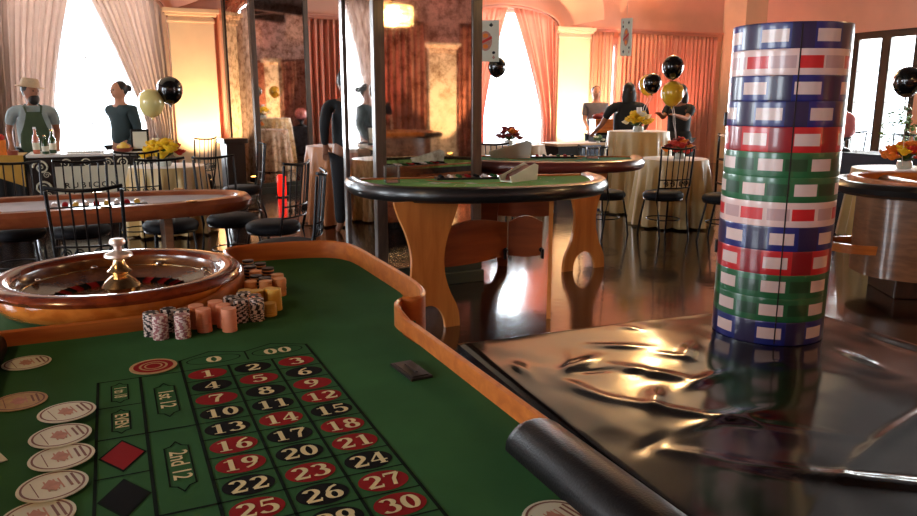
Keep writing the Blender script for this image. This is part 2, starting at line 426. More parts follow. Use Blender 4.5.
WL_ADDED = [(-4, -2, .5, 3.2), (0.5, 2.5, .5, 3.2), (5, 7, .5, 3.2)]  # unseen windows added on this side for soft, cool fill
wall('wall_left', 'y', XL-.2, .2, YF, YB, WL_ADDED, 'wall')

nwin = [0]
def window(axis, pos, o, pale=True, cols=4, rows=5):
    nwin[0] += 1
    m = 'winpale' if pale else 'winframe'
    a0, a1, z0, z1 = o; fw = .05 if pale else .14
    root = thing('window_%d' % nwin[0], None, None); tag(root, kind='structure')
    bm = nb()
    def bx(a, b, za, zb, d0=.05, d1=.13):
        if axis == 'x': box(bm, a, b, pos+d0, pos+d1, za, zb)
        else: box(bm, pos+d0, pos+d1, a, b, za, zb)
    bx(a0, a0+fw, z0, z1); bx(a1-fw, a1, z0, z1); bx(a0+fw, a1-fw, z0, z0+fw*1.5); bx(a0+fw, a1-fw, z1-fw, z1)
    ins = (a0+fw, a1-fw, z0+fw*1.5, z1-fw)
    mu = .014
    if not pale:
        c = (a0+a1)/2; bx(c-.1, c+.1, ins[2], ins[3])
    for i in range(1, cols):
        a = ins[0]+(ins[1]-ins[0])*i/cols; bx(a-mu/2, a+mu/2, ins[2], ins[3], .08, .1)
    for i in range(1, rows):
        z = ins[2]+(ins[3]-ins[2])*i/rows; bx(ins[0], ins[1], z-mu/2, z+mu/2, .082, .098)
    struct('window_frame', bm, m, parent=root)
    bm = nb()
    if axis == 'x': box(bm, ins[0], ins[1], pos+.087, pos+.092, ins[2], ins[3])
    else: box(bm, pos+.087, pos+.092, ins[0], ins[1], ins[2], ins[3])
    struct('pane', bm, 'pane', parent=root)
for o in (W0, W1, W2, W3): window('x', YB, o, True, 4 if o[1]-o[0] > 1 else 1)
for o in DR: window('y', XR, o, False, 2, 4)
for o in WL_ADDED: window('y', XL-.2, o, True, 4)

def area(name, loc, rot, sx, sy, P, col):
    l = bpy.data.lights.new(name, 'AREA'); l.shape = 'RECTANGLE'; l.size = sx; l.size_y = sy; l.energy = P; l.color = col
    o = bpy.data.objects.new(name, l); C.objects.link(o); o.location = loc; o.rotation_euler = rot
    return o
DAY = (.86, .94, 1)
for i, o in enumerate((W0, W1, W2, W3)):
    sx = o[1]-o[0]+.3; sy = o[3]-o[2]+.3
    area('daylight', ((o[0]+o[1])/2, YB+.35, (o[2]+o[3])/2), (rad(-90), 0, 0), sx, sy, 80*sx*sy, DAY)
for o in DR:
    sx = o[1]-o[0]+.1; sy = o[3]-o[2]
    area('daylight', (XR+.35, (o[0]+o[1])/2, (o[2]+o[3])/2), (rad(90), 0, rad(90)), sx, sy, 75*sx*sy, (.95, .98, .95))
for o in WL_ADDED:
    sx = o[1]-o[0]; sy = o[3]-o[2]
    area('daylight', (XL-.4, (o[0]+o[1])/2, (o[2]+o[3])/2), (rad(90), 0, rad(-90)), sx, sy, 50*sx*sy, DAY)  # fill light through the added left windows

# cornice, pilasters
ntrim = [0]
def trim(bm, m='corn', bevel=0, smooth=False):
    ntrim[0] += 1
    return struct('trim_%d' % ntrim[0], bm, m, bevel=bevel, smooth=smooth)
def cornice(x0, x1, z, y=YB):
    bm = nb(); box(bm, x0, x1, y-.06, y, z, z+.05); box(bm, x0, x1, y-.1, y, z+.05, z+.09); box(bm, x0, x1, y-.04, y, z-.1, z); trim(bm, 'wallred')
cornice(1.9, 6.45, 2.95); cornice(9.65, 13.3, 2.95)
def pilaster(x0, x1, y0, y1, ztop=3.0):
    bm = nb()
    box(bm, x0, x1, y0, y1, 0, ztop-.22)
    for i, (e, za, zb) in enumerate([(.02, ztop-.22, ztop-.18), (.0, ztop-.18, ztop-.12), (.05, ztop-.12, ztop-.07), (.09, ztop-.07, ztop), (.03, 0, .18)]):
        box(bm, x0-e, x1+e, y0-e, y1+e, za, zb)
    trim(bm, 'pil', bevel=.008)
pilaster(1.05, 1.78, YB-.18, YB-.001); pilaster(8.72, 9.5, YB-.18, YB-.001)
pilaster(-2.4, -1.7, YB-.18, YB-.001)
pilaster(7.4, 8.15, YF+.001, YF+.2, 2.9); pilaster(1.4, 2.1, YF+.001, YF+.2, 2.9); pilaster(12.2, 12.9, YF+.001, YF+.2, 2.9)
bm = nb(); box(bm, XR-.2, XR-.001, .2, .9, 0, 2.85); box(bm, XR-.28, XR-.001, .12, .98, 2.85, 3); trim(bm, 'pil')
bm = nb(); box(bm, XR-.2, XR-.001, -4, -3.3, 0, 2.85); box(bm, XR-.28, XR-.001, -4.1, -3.2, 2.85, 3); trim(bm, 'pil')
# pier in the far corner
bm = nb(); box(bm, 13.35, 13.999, 13.3, 13.999, 0, ZC-.001); trim(bm, 'pil')
# arched mouldings over the windows
def arch(xc, hw, z0, rise, m='wall'):
    bm = nb()
    pts = [(xc+hw*math.cos(a), z0+rise*math.sin(a)) for a in [PI*i/28 for i in range(29)]]
    for w, d, o in ((.05, .12, 0), (.03, .17, .06)):
        n = len(pts); ri = []
        for i, (x, z) in enumerate(pts):
            a = PI*i/28; nx, nz = math.cos(a), math.sin(a)
            ri.append([bm.verts.new((x+nx*q, YB-e, z+nz*q)) for q, e in ((o, 0), (o, d), (o+w, d), (o+w, 0))])
        for i in range(n-1):
            for j in range(4): bm.faces.new([ri[i][j], ri[i][(j+1) % 4], ri[i+1][(j+1) % 4], ri[i+1][j]])
    # the shallow shell of plaster that springs over the bay towards the ceiling
    rows = []
    for k in range(9):
        t = k/8
        rows.append([bm.verts.new((xc+(hw+.09+.55*t)*math.cos(PI*i/28), YB-.02-.9*t*t, z0+(rise+.09+1.05*t)*math.sin(PI*i/28)+.12*t)) for i in range(29)])
    for k in range(8):
        for i in range(28): bm.faces.new([rows[k][i], rows[k][i+1], rows[k+1][i+1], rows[k+1][i]])
    trim(bm, m, smooth=True)
arch(7.55, 1.12, 2.98, .34); arch(-.28, 1.22, 2.98, .36)
# dark beams of the ceiling over the far side of the hall behind
bm = nb()
for y in (-5.6, -3.4, -1.2, 1.0, 3.2): box(bm, XL, XR, y-.14, y+.14, ZC-.26, ZC-.001)
trim(bm, 'darkwood')
bm = nb()
for x in (-4, 0, 4, 8, 12): box(bm, x-.1, x+.1, YF, 3.3, ZC-.2, ZC-.002)
trim(bm, 'darkwood')

# ---------------------------------------------------------------- curtains
def curtain(label, m, axis, pos, a_out, a_top, a_bot, ztop, zbot=.02, n=12, amp=.05, tie=1.0, arched=None, group=None, power=1.4, name='curtain'):
    bm = nb(); NU = n*8; NV = 26; rows = []
    ph = R.uniform(0, 6)
    for j in range(NV+1):
        t = j/NV
        row = []
        for i in range(NU+1):
            u = i/NU
            zt = ztop
            z0 = zt-(zt-zbot)*t
            s = min(1, max(0, (ztop-z0)/(ztop-tie))) if tie < ztop else 1
            ai = a_top+(a_bot-a_top)*(1-(1-s)**power)
            a = a_out+(ai-a_out)*u
            if arched:
                xc, hw, rise = arched
                q = max(0, 1-((a-xc)/hw)**2)
                zt = ztop+rise*math.sqrt(q); z0 = zt-(zt-zbot)*t
            d = amp*(.6+.4*t)*(math.sin(2*PI*n*u+ph+.5*math.sin(3*t+ph))+.35*math.sin(2*PI*n*2.3*u+1.3*ph))
            if axis == 'x': p = (a, pos+d, z0)
            else: p = (pos+d, a, z0)
            row.append(bm.verts.new(p))
        rows.append(row)
    for j in range(NV):
        for i in range(NU): bm.faces.new([rows[j][i], rows[j][i+1], rows[j+1][i+1], rows[j+1][i]])
    o = obj(name, bm, m, smooth=True)
    sm = o.modifiers.new('thick', 'SOLIDIFY'); sm.thickness = .006
    return tag(o, label, 'curtain', group)
yc = YB-.17
curtain('beige curtain swept to the side behind the man in the cream hat', 'curt', 'x', yc, -1.62, -.34, -.80, 2.98, n=10, arched=(-.28, 1.22, .36), amp=.055)
curtain('beige curtain swept aside beside the uplit cream pilaster and pale yellow balloon', 'curt', 'x', yc, 1.02, -.20, .58, 2.98, n=10, arched=(-.28, 1.22, .36), amp=.055, power=1.2)
curtain('beige curtain at the edge of the far left window, beyond the hatted man', 'curt', 'x', yc, -3.2, -2.9, -2.75, 3.0, n=4)
curtain('salmon curtain with hanging playing card before it, window edge beside mirrored column', 'curtpink', 'x', yc, 6.45, 7.5, 6.95, 2.98, n=8, arched=(7.55, 1.12, .34), power=1.3)
curtain('salmon curtain swept aside between the bright arched window and the uplit pilaster', 'curtpink', 'x', yc, 8.66, 7.62, 8.35, 2.98, n=9, arched=(7.55, 1.12, .34), power=1.3)
curtain('narrow red lit curtain right beside the first uplit pilaster', 'curtpink', 'x', yc, 1.9, 2.5, 2.5, 2.93, n=5, tie=3)
curtain('pink wall curtain seen between the two mirrored columns', 'curtpink', 'x', yc, 2.55, 6.4, 6.4, 2.93, n=34, tie=3, amp=.045)
curtain('salmon wall curtain behind the man in the grey shirt', 'curtpink', 'x', yc, 9.55, 10.12, 10.12, 2.93, n=6, tie=3, amp=.045)
curtain('salmon wall curtain behind the balloons, right of the slit of daylight', 'curtpink', 'x', yc, 10.24, 13.05, 13.05, 2.93, n=24, tie=3, amp=.045)
curtain('rust drape along the rear wall, reflected in the wide mirror beside its uplit pilaster', 'curtdark', 'x', YF+.12, 3.0, 7.3, 7.3, 3.4, n=26, tie=4, amp=.05)
curtain('rust drape along the rear wall beyond its uplit pilaster', 'curtdark', 'x', YF+.12, 8.25, 12.1, 12.1, 3.4, n=22, tie=4, amp=.05)
curtain('rust drape on the side wall before its pale pilaster', 'curtdark', 'y', XR-.12, -3.1, .05, .05, 2.95, n=20, tie=4, amp=.05)
curtain('rust drape on the side wall between pilaster and glass doors', 'curtdark', 'y', XR-.12, 1.0, 4.4, 4.4, 2.95, n=20, tie=4, amp=.05)

# ---------------------------------------------------------------- mirrored columns
def mirror_column(label, x, y, rz, s, h=4.45, plinth=True):
    """origin at the near left corner; local +x along the wide face, +y receding"""
    t = thing('mirrored_column', label, 'mirrored column', (x, y, 0), rz)
    fr = .085
    bm = nb(); box(bm, .03, s-.03, .03, s-.03, .17, h); obj('core', bm, 'darkwood', t)
    bm = nb(); box(bm, -.02, s+.02, -.02, s+.02, 0, .1); box(bm, -.005, s+.005, -.005, s+.005, .1, .17); obj('plinth', bm, 'plinth', t, bevel=.006)
    for (cx, cy) in ((0, 0), (s, 0), (0, s), (s, s)):
        bm = nb(); x0 = 0 if cx == 0 else s-fr; y0 = 0 if cy == 0 else s-fr
        box(bm, x0, x0+fr, y0, y0+fr, .17, h); obj('corner_post', bm, 'post', t, bevel=.006)
    for k in range(4):
        bm = nb()
        mx = Matrix.Translation((s/2, s/2, 0)) @ Matrix.Rotation(k*PI/2, 4, 'Z') @ Matrix.Translation((-s/2, -s/2, 0))
        box(bm, fr, s-fr, .018, .026, .17, h, mx=mx); obj('mirror_pane', bm, 'mirror', t)
    return t
M['plinth'] = mat('plinth_dark_green', srgb(34, 44, 34), .4, var=.1)
mirror_column('mirrored column in dark frame behind the near blackjack table', 1.83, 5.45, 0, .9)
mirror_column('mirrored column in dark frame farther back, beside the pink wall curtain', 2.12, 12.25, rad(16.4), 1.02)

# ---------------------------------------------------------------- uplights, chandeliers
def uplight(label, x, y, aim, P, col, m, spot=70, group=None, blend=.7):
    t = thing('uplight', label, 'uplight', (x, y, 0), 0, group)
    bm = nb(); lathe(bm, [(.085, 0), (.09, .02), (.09, .16), (.08, .18)], 20); hs_ = obj('housing', bm, 'blackplastic', t, True)
    bm = nb(); lathe(bm, [(.07, .18), (.07, .186)], 20); obj('lens', bm, m, hs_)
    l = bpy.data.lights.new('uplight_beam', 'SPOT'); l.energy = P; l.color = col; l.spot_size = rad(spot); l.spot_blend = blend; l.shadow_soft_size = .06
    o = bpy.data.objects.new('uplight_beam', l); C.objects.link(o); o.location = (x, y, .22)
    d = Vector(aim)-Vector((x, y, .22)); o.rotation_euler = d.to_track_quat('-Z', 'Y').to_euler()
AMB = (1, .62, .3); RED = (1, .32, .2)
uplight('amber uplight at the foot of the pilaster near the bar', 1.42, YB-.85, (1.42, YB-.1, 2.0), 420, AMB, 'amberlens', 80)
uplight('amber uplight at the foot of the pilaster near the arched window', 9.1, YB-.85, (9.1, YB-.1, 3.0), 900, AMB, 'amberlens', 100)
uplight('amber uplight below the rear wall pilaster', 7.78, YF+.6, (7.78, YF+.1, 2.4), 760, AMB, 'amberlens', 80)
uplight('red uplight beside the first pilaster', 2.2, YB-.6, (2.3, YB-.1, 2.4), 230, RED, 'redlamp', 80)
uplight('red uplight by the pink curtain between the columns', 5.0, YB-.9, (4.6, YB-.1, 3.2), 180, RED, 'redlamp', 100)
uplight('red uplight by the wall curtain near the people in black', 11.4, YB-1.0, (11.4, YB-.1, 3.6), 330, RED, 'redlamp', 110)
uplight('red uplight by the rear wall drape', 5.2, YF+.8, (5.2, YF, 3.2), 500, RED, 'redlamp', 110)
uplight('red uplight by the far end of the rear wall drape', 10.2, YF+.8, (10.2, YF, 3.2), 500, RED, 'redlamp', 110)
uplight('amber uplight below the side wall pilaster', XR-.7, .55, (XR-.1, .55, 2.6), 700, AMB, 'amberlens', 80)
uplight('red uplight by the side wall drape', XR-.9, -1.6, (XR-.1, -1.6, 3.2), 450, RED, 'redlamp', 110)

def chandelier(label, x, y, z, r, P):
    t = thing('chandelier', label, 'chandelier', (x, y, 0), 0)
    bm = nb(); cyl(bm, 0, 0, z+.2, ZC, .012, 8); lathe(bm, [(.09, ZC-.03), (.09, ZC)], 20); obj('stem', bm, 'brass', t)
    bm = nb()
    for k in range(3):
        rr = r*(1-.03*k)
        tube(bm, [(rr*math.cos(2*PI*i/36), rr*math.sin(2*PI*i/36), z+.19-.19*k) for i in range(36)], .012, 6, closed=True)
    for i in range(4): tube(bm, [(0, 0, z+.3), (r*math.cos(i*PI/2), r*math.sin(i*PI/2), z+.19)], .006, 6)
    obj('hoop_frame', bm, 'brass', t)
    bm = nb()
    for i in range(40):
        a = 2*PI*i/40
        for k in range(5): ball(bm, (r*.97*math.cos(a), r*.97*math.sin(a), z+.15-.075*k), .03, seg=6, rings=4, s=(1, 1, 1.3))
    tag(obj('crystal_drops', bm, 'crystal', t), kind='stuff')
    l = bpy.data.lights.new('chandelier_lamp', 'POINT'); l.energy = P; l.color = (1, .72, .42); l.shadow_soft_size = .2
    o = bpy.data.objects.new('chandelier_lamp', l); C.objects.link(o); o.location = (x, y, z)
chandelier('round crystal drum chandelier reflected in the wide mirror', 5.5, .8, 3.0, .42, 90)
chandelier('added unseen chandelier that warms the far ceiling above the buffet', 8.2, 9.9, 4.0, .42, 120)  # added above the frame so the far ceiling glows warm
chandelier('added unseen chandelier, fill light over the bar side of the hall', -2.6, 1.2, 3.5, .42, 60)  # out of view, added as warm fill for the near tables
chandelier('added chandelier, fill light at the rear of the hall', 5.5, -4.2, 3.2, .42, 60)  # added behind the camera for ambient light

# ================================================================ ROULETTE TABLE
TZ = .88
inner = [(-.33, .45), (-.33, 2.06)]
def rail_path():
    straight = [(.66, .47), (.66, 1.0), (.66, 1.025), (.66, 1.3), (.66, 1.62)]
    jog = smooth_path([(.66, 1.66), (.652, 1.74), (.665, 1.80), (.70, 1.84), (.735, 1.87), (.755, 1.93), (.79, 2.10)], 5)
    far = smooth_path([(.80, 2.18), (.80, 2.45), (.798, 2.62), (.785, 2.72), (.74, 2.795), (.66, 2.83), (.56, 2.845), (.45, 2.85), (.385, 2.835), (.355, 2.79), (.352, 2.70), (.362, 2.58), (.36, 2.45), (.335, 2.34), (.285, 2.24), (.21, 2.155), (.12, 2.105), (.03, 2.085), (-.08, 2.08), (-.2, 2.08), (-.315, 2.08)], 4)
    return straight+jog+far
RP = rail_path()
rt = thing('roulette_table', 'roulette table with green printed felt and curved maple rail', 'gaming table')
bm = nb()
poly = [(-.33, .47)]+[(x, y) for x, y in RP]
prism(bm, poly, TZ-.03, TZ, 0)
# table deck under the wheel
prism(bm, [(-.36, 2.05), (.12, 2.09), (.3, 2.24), (.37, 2.5), (.36, 2.84), (-.36, 2.84)], TZ-.03, TZ-.001, 0)
z1 = TZ+.0006
UX, UY, CW, CH = .103, 1.712, .0998, .0778
G = lambda u, v: (UX+u*CW, UY-v*CH)
def seg(u0, v0, u1, v1, w=.005): strip(bm, G(u0, v0), G(u1, v1), w, z1, 1)
NR = 12
ao, bo = -.8886, -1.7315
for u in (0, 3): seg(u, -.95, u, NR, .0062)
for u in (1, 2): seg(u, 0, u, NR, .0055)
for v in range(1, NR+1): seg(0, v, 3, v, .004)
seg(0, 0, 3, 0, .004)
for v in (4, 8, 12): seg(ao, v, 0, v, .0055)
seg(ao, 0, 0, 0, .004)
for v in (0, 2, 6, 8, 10, 12): seg(bo, v, ao, v, .0042)
seg(bo, 4, ao, 4, .0055)
seg(ao, 0, ao, NR, .0062); seg(bo, 0, bo, NR, .0055)
seg(1.5, -.28, 1.5, -1.05, .004)
for a, b in (((0, -.97), (.7, -1.5)), ((.7, -1.5), (1.5, -1.05)), ((1.5, -1.05), (2.2, -1.5)), ((2.2, -1.5), (3, -.97))): seg(*a, *b, .004)
for cu in (.75, 2.25):
    c = G(cu, -.72); ring_(bm, c[0], c[1], .062, .030, .003, z1, 1)
digits(bm, '0', *G(.75, -.70), .042, TZ+.0012, 4, 1.35)
digits(bm, '00', *G(2.25, -.70), .042, TZ+.0012, 4, 1.2)
REDS = {1, 3, 5, 7, 9, 12, 14, 16, 18, 19, 21, 23, 25, 27, 30, 32, 34, 36}
for n in range(1, 37):
    u = (n-1) % 3+.5; v = (n-1)//3+.5
    c = G(u, v)
    oval(bm, c[0], c[1], .0415, .0325, z1, 2 if n in REDS else 3)
    digits(bm, str(n), c[0], c[1], .042, TZ+.0012, 4, 1.15 if n > 9 else 1.25)
def plaque(cu, cv, hw, hh):
    """a bracket-ended frame, long along the table"""
    cx, cy = G(cu, cv)
    pts = [(-hw, -hh), (-hw, hh), (-hw*.45, hh*1.08), (0, hh*1.32), (hw*.45, hh*1.08), (hw, hh), (hw, -hh), (hw*.45, -hh*1.08), (0, -hh*1.32), (-hw*.45, -hh*1.08)]
    for a, b in zip(pts, pts[1:]+pts[:1]): strip(bm, (cx+a[0], cy+a[1]), (cx+b[0], cy+b[1]), .003, z1, 1)
    return cx, cy
def ftext(s, cu, cv, size, sx=1):
    cx, cy = G(cu, cv)
    text_geo(bm, s, size, Matrix.Translation((cx, cy, 0)) @ Matrix.Rotation(-PI/2, 4, 'Z'), 4, TZ+.0012, sx)
for k, s in enumerate(('1st 12', '2nd 12', '3rd 12')):
    plaque(-.444, 2+4*k, .020, .072); ftext(s, -.444, 2+4*k, .042, .95)
for v, s in ((1, '1 to 18'), (3, 'EVEN'), (9, 'ODD'), (11, '19 to 36')):
    plaque(-1.31, v, .016, .045); ftext(s, -1.31, v, .034, .62 if len(s) > 4 else .85)
for v, mi in ((5, 2), (7, 3)):
    cx, cy = G(-1.31, v)
    for s, q, zz in ((1, 1, z1), (.88, mi, z1+.0004)):
        flat(bm, [(cx-.039*s, cy), (cx, cy-.066*s), (cx+.039*s, cy), (cx, cy+.066*s)], zz, q)
obj('felt_top', bm, ['felt', 'line', 'pred', 'pblack', 'cream'], rt)
bm = nb()
def hrail(bm, path, hs):
    rings = []; n = len(path)
    for i in range(n):
        t = (Vector(path[min(i+1, n-1)])-Vector(path[max(i-1, 0)])).normalized(); nn = Vector((-t.y, t.x)); h = hs[i]
        rings.append([bm.verts.new((path[i][0]+nn.x*o, path[i][1]+nn.y*o, z)) for o, z in [(0, TZ-.10), (-.014, TZ-.10), (-.014, TZ+h), (-.007, TZ+h+.005), (0, TZ+h)]])
    for a, b in zip(rings[:-1], rings[1:]):
        for j in range(5): bm.faces.new([a[j], a[(j+1) % 5], b[(j+1) % 5], b[j]])
    bm.faces.new(rings[0]); bm.faces.new(rings[-1][::-1])
tall = smooth_path([(.708, 1.895), (.728, 1.878), (.755, 1.895), (.782, 1.96), (.797, 2.06)], 4)+[p for p in RP if p not in RP[:36] and (p[1] > 2.1 or p[0] < .6)]
def rh(p):
    if p[1] < 2.2 and p[0] < .34: return .036+.026*min(1, max(0, (p[0]-.12)/.2))
    return .062
hrail(bm, tall, [rh(p) for p in tall])
near = [(.66, 1.02), (.66, 1.3), (.66, 1.6)]+smooth_path([(.66, 1.70), (.656, 1.80), (.664, 1.855), (.69, 1.895), (.722, 1.905)], 4)
hrail(bm, near, [.040 if p[1] < 1.75 else .040+.018*min(1, (p[1]-1.75)/.08) for p in near])
obj('maple_rail', bm, 'maple', rt, True)
bm = nb(); box(bm, -.30, .62, .5, 2.05, TZ-.16, TZ-.03); box(bm, -.3, .76, 2.05, 2.78, TZ-.16, TZ-.031); obj('apron', bm, 'maple', rt)
for x, y in ((-.22, .6), (.55, .6), (-.22, 2.65), (.68, 2.65)):
    bm = nb(); lathe(bm, [(.03, 0), (.045, .05), (.035, .1), (.045, .45), (.055, TZ-.16)], 16, (x, y, 0)); obj('leg', bm, 'maple', rt, True)
def padded(bm, x0, x1, y0, y1, z, h):
    pr_ = [(x0, z)]+[((x0+x1)/2+(x1-x0)/2*math.cos(a), z+.005+h*math.sin(a)**.8) for a in [PI-PI*i/12 for i in range(13)]]+[(x1, z)]
    ring = []
    ys = [y0, y0+.006, y0+.02, y1-.02, y1-.006, y1]; sc_ = [.75, .93, 1, 1, .93, .75]
    for y, s in zip(ys, sc_):
        cx = (x0+x1)/2
        ring.append([bm.verts.new((cx+(px_-cx)*(.9+.1*s), y, z+(pz_-z)*s)) for px_, pz_ in pr_])
    for a, b in zip(ring[:-1], ring[1:]):
        for i in range(len(pr_)): bm.faces.new([a[i], a[(i+1) % len(pr_)], b[(i+1) % len(pr_)], b[i]])
    bm.faces.new(ring[0]); bm.faces.new(ring[-1][::-1])
bm = nb(); padded(bm, .582, .69, .46, 1.065, TZ, .05); obj('armrest', bm, 'leather', rt, True)
bm = nb(); padded(bm, -.37, -.275, .46, 2.07, TZ, .05); obj('armrest', bm, 'leather', rt, True)
bm = nb()
mxs = Matrix.Translation((.573, 1.494, TZ)) @ Matrix.Rotation(rad(4), 4, 'Z')
box(bm, -.026, .026, -.058, .058, 0, .006, mx=mxs); box(bm, -.02, .02, -.05, .05, .006, .008, mx=mxs)
box(bm, -.003, .003, -.03, .03, .008, .011, mx=mxs); obj('money_slot', bm, 'blackplastic', rt, bevel=.0015)

# ---- the wheel
wh = thing('roulette', 'large round roulette wheel in polished reddish wood with brass turret', 'roulette wheel', (-.008, 2.445, TZ))
wh.scale = (1.03, 1.03, .94)
M['innerwood'] = wood('wheel_bowl_wood', srgb(92, 50, 22), srgb(128, 74, 34), .25, 4, (5, 5, 8), .5)
Rw = .338
bm = nb()
lathe(bm, [(.0, .001), (.25, .001), (.27, .0), (.315, .018), (.334, .045), (.336, .074)], 72, cap=False); obj('bowl_base', bm, 'orangewood', wh, True)
bm = nb()
lathe(bm, [(.33, .068), (.339, .075), (.343, .086), (.337, .098), (.322, .104), (.303, .103), (.288, .098), (.281, .088)], 72, cap=False)
obj('bowl_rim', bm, 'redwood', wh, True)
bm = nb(); lathe(bm, [(.281, .088), (.278, .07), (.262, .055), (.235, .042), (.19, .028)], 72, cap=False); obj('ball_track', bm, 'innerwood', wh, True)
bm = nb(); tube(bm, [(.262*math.cos(2*PI*i/72), .262*math.sin(2*PI*i/72), .056) for i in range(72)], .003, 6, closed=True); obj('track_ring', bm, 'brass', wh, True)
bm = nb()
NP = 38
for i in range(NP):
    a0 = 2*PI*i/NP; a1 = 2*PI*(i+1)/NP
    mi = 2 if i in (0, 19) else i % 2
    def P3(r, a, z): return bm.verts.new((r*math.cos(a), r*math.sin(a), z))
    bm.faces.new([P3(.19, a0, .028), P3(.19, a1, .028), P3(.155, a1, .016), P3(.155, a0, .016)]).material_index = mi
    bm.faces.new([P3(.19, a0, .028), P3(.155, a0, .016), P3(.155, a0, .023), P3(.19, a0, .034)]).material_index = 3
obj('pocket_ring', bm, ['pred', 'pblack', 'leaf', 'brass'], wh)
bm = nb(); lathe(bm, [(.155, .018), (.12, .022), (.06, .03), (.02, .04)], 48, cap=False); obj('rotor_cone', bm, 'innerwood', wh, True)
bm = nb()
lathe(bm, [(.05, .028), (.055, .05), (.04, .07), (.022, .085), (.026, .092), (.034, .10), (.026, .108), (.018, .124), (.015, .137)], 32)
obj('turret', bm, 'brass', wh, True)
bm = nb(); lathe(bm, [(.015, .137), (.03, .141), (.04, .148), (.038, .156), (.02, .161), (.0115, .168), (.0115, .182), (.021, .187), (.023, .196), (.019, .204), (.004, .206)], 32)
obj('finial', bm, 'palemetal', wh, True)
for k in range(8):
    bm = nb(); a = k*PI/4+.3
    ball(bm, (.256*math.cos(a), .256*math.sin(a), .062), .011, seg=8, rings=6, s=(1, .6, .8)); obj('deflector', bm, 'steel', wh, True)

# ---- chips on the table
CT = .0037
def chip_mesh(name, base, stripe):
    bm = nb(); seg = 24; r = .0196
    rings = []
    for z, rr in ((0, r-.0006), (.0005, r), (CT-.0008, r), (CT-.0003, r-.0006)):
        rings.append([bm.verts.new((rr*math.cos(2*PI*i/seg), rr*math.sin(2*PI*i/seg), z)) for i in range(seg)])
    for k in range(3):
        for i in range(seg): bm.faces.new([rings[k][i], rings[k][(i+1) % seg], rings[k+1][(i+1) % seg], rings[k+1][i]]).material_index = 1 if (i//2) % 2 else 0
    c = bm.verts.new((0, 0, 0)); 
    bm.faces.new(rings[0][::-1])
    inner_ = [bm.verts.new((.0125*math.cos(2*PI*i/seg), .0125*math.sin(2*PI*i/seg), CT-.0003)) for i in range(seg)]
    for i in range(seg): bm.faces.new([rings[3][i], rings[3][(i+1) % seg], inner_[(i+1) % seg], inner_[i]]).material_index = 1 if (i//2) % 2 else 0
    bm.faces.new(inner_).material_index = 0
    bm.verts.remove(c)
    me = bpy.data.meshes.new(name); bm.to_mesh(me); bm.free()
    me.materials.append(M[base]); me.materials.append(M[stripe])
    return me
CM = {'bw': chip_mesh('casino_chip', 'chipk', 'chipw'), 'pm': chip_mesh('casino_chip', 'chipm', 'chipw'), 'p': chip_mesh('casino_chip', 'chipp', 'chipp'),
      'o': chip_mesh('casino_chip', 'chipo', 'chipo'), 'a': chip_mesh('casino_chip', 'chipa', 'chipa'), 'k': chip_mesh('casino_chip', 'chipk', 'chipp')}
stacks = [  # x, y, kind, what it looks like, where
 (.055, 2.030, 'bw', 'black and white checked', 'first stack, closest to the wheel spindle'),
 (.098, 2.045, 'bw', 'black and white checked', 'second stack against the rail'),
 (.075, 1.990, 'pm', 'mauve and white checked', 'front stack of the checked group on the felt'),
 (.130, 2.020, 'bw', 'black and white checked', 'stack between mauve and peach stacks'),
 (.128, 1.975, 'pm', 'mauve and white checked', 'nearest stack of all to the layout'),
 (.170, 2.052, 'p', 'peach coloured', 'stack by the rail beside checked chips'),
 (.185, 2.008, 'p', 'peach coloured', 'front stack next to the mauve checked chips'),
 (.222, 2.075, 'p', 'peach coloured', 'back stack of the peach group'),
 (.238, 2.028, 'p', 'peach coloured', 'middle stack of the peach group'),
 (.246, 1.984, 'p', 'peach coloured', 'front stack closest to the black checked chips'),
 (.268, 2.105, 'bw', 'black and white checked', 'stack behind the peach group'),
 (.288, 2.058, 'bw', 'black and white checked', 'stack right beside the peach group'),
 (.308, 2.135, 'bw', 'black and white checked', 'stack at the bend of the rail'),
 (.330, 2.052, 'bw', 'black and white checked', 'front stack of the second checked group'),
 (.332, 2.098, 'k', 'black and pink', 'stack between checked and amber stacks'),
 (.372, 2.088, 'a', 'amber gold', 'small front stack of the amber group'),
 (.398, 2.140, 'a', 'amber gold', 'tall stack at the outer end of the amber group')]
rest = [(.352, 2.178, 'a'), (.322, 2.195, 'a'), (.392, 2.185, 'a'), (.445, 2.300, 'o'), (.398, 2.285, 'o'), (.355, 2.300, 'o'), (.405, 2.330, 'k'), (.45, 2.36, 'o'), (.385, 2.375, 'k'),
        (.40, 2.62, 'k'), (.43, 2.555, 'k'), (.44, 2.47, 'k'), (.392, 2.52, 'k'), (.395, 2.44, 'o')]
for x, y, k, look, where in stacks:
    n = {'a': 17}.get(k, 17)
    if where.startswith('small'): n = 10
    lean = (R.uniform(-.0001, .0001), R.uniform(-.0001, .0001))
    for i in range(n):
        o = bpy.data.objects.new('casino_chip', CM[k]); C.objects.link(o)
        o.location = (x+R.uniform(-.0006, .0006)+lean[0]*i, y+R.uniform(-.0006, .0006)+lean[1]*i, TZ+.0001+i*CT); o.rotation_euler = (0, 0, R.uniform(0, 6.28))
        tag(o, '%s chip in the %s' % (look, where), 'chip', 'casino chips in the %s' % where)
bm = nb(); kinds = {'a': 0, 'o': 1, 'k': 2}
for x, y, k in rest:
    for i in range(15):
        lathe(bm, [(.019, 0), (.0196, .0006), (.0196, CT-.0006), (.019, CT-.0002)], 16, (x+R.uniform(-.001, .001), y+R.uniform(-.001, .001), TZ+.0001+i*CT), kinds[k] if not (k == 'k' and i % 3 == 0) else 1)
tag(obj('chips', bm, ['chipa', 'chipo', 'chipk']), 'amber, orange and black casino chips crowded along the curved rail behind the front stacks', 'chips', kind='stuff')

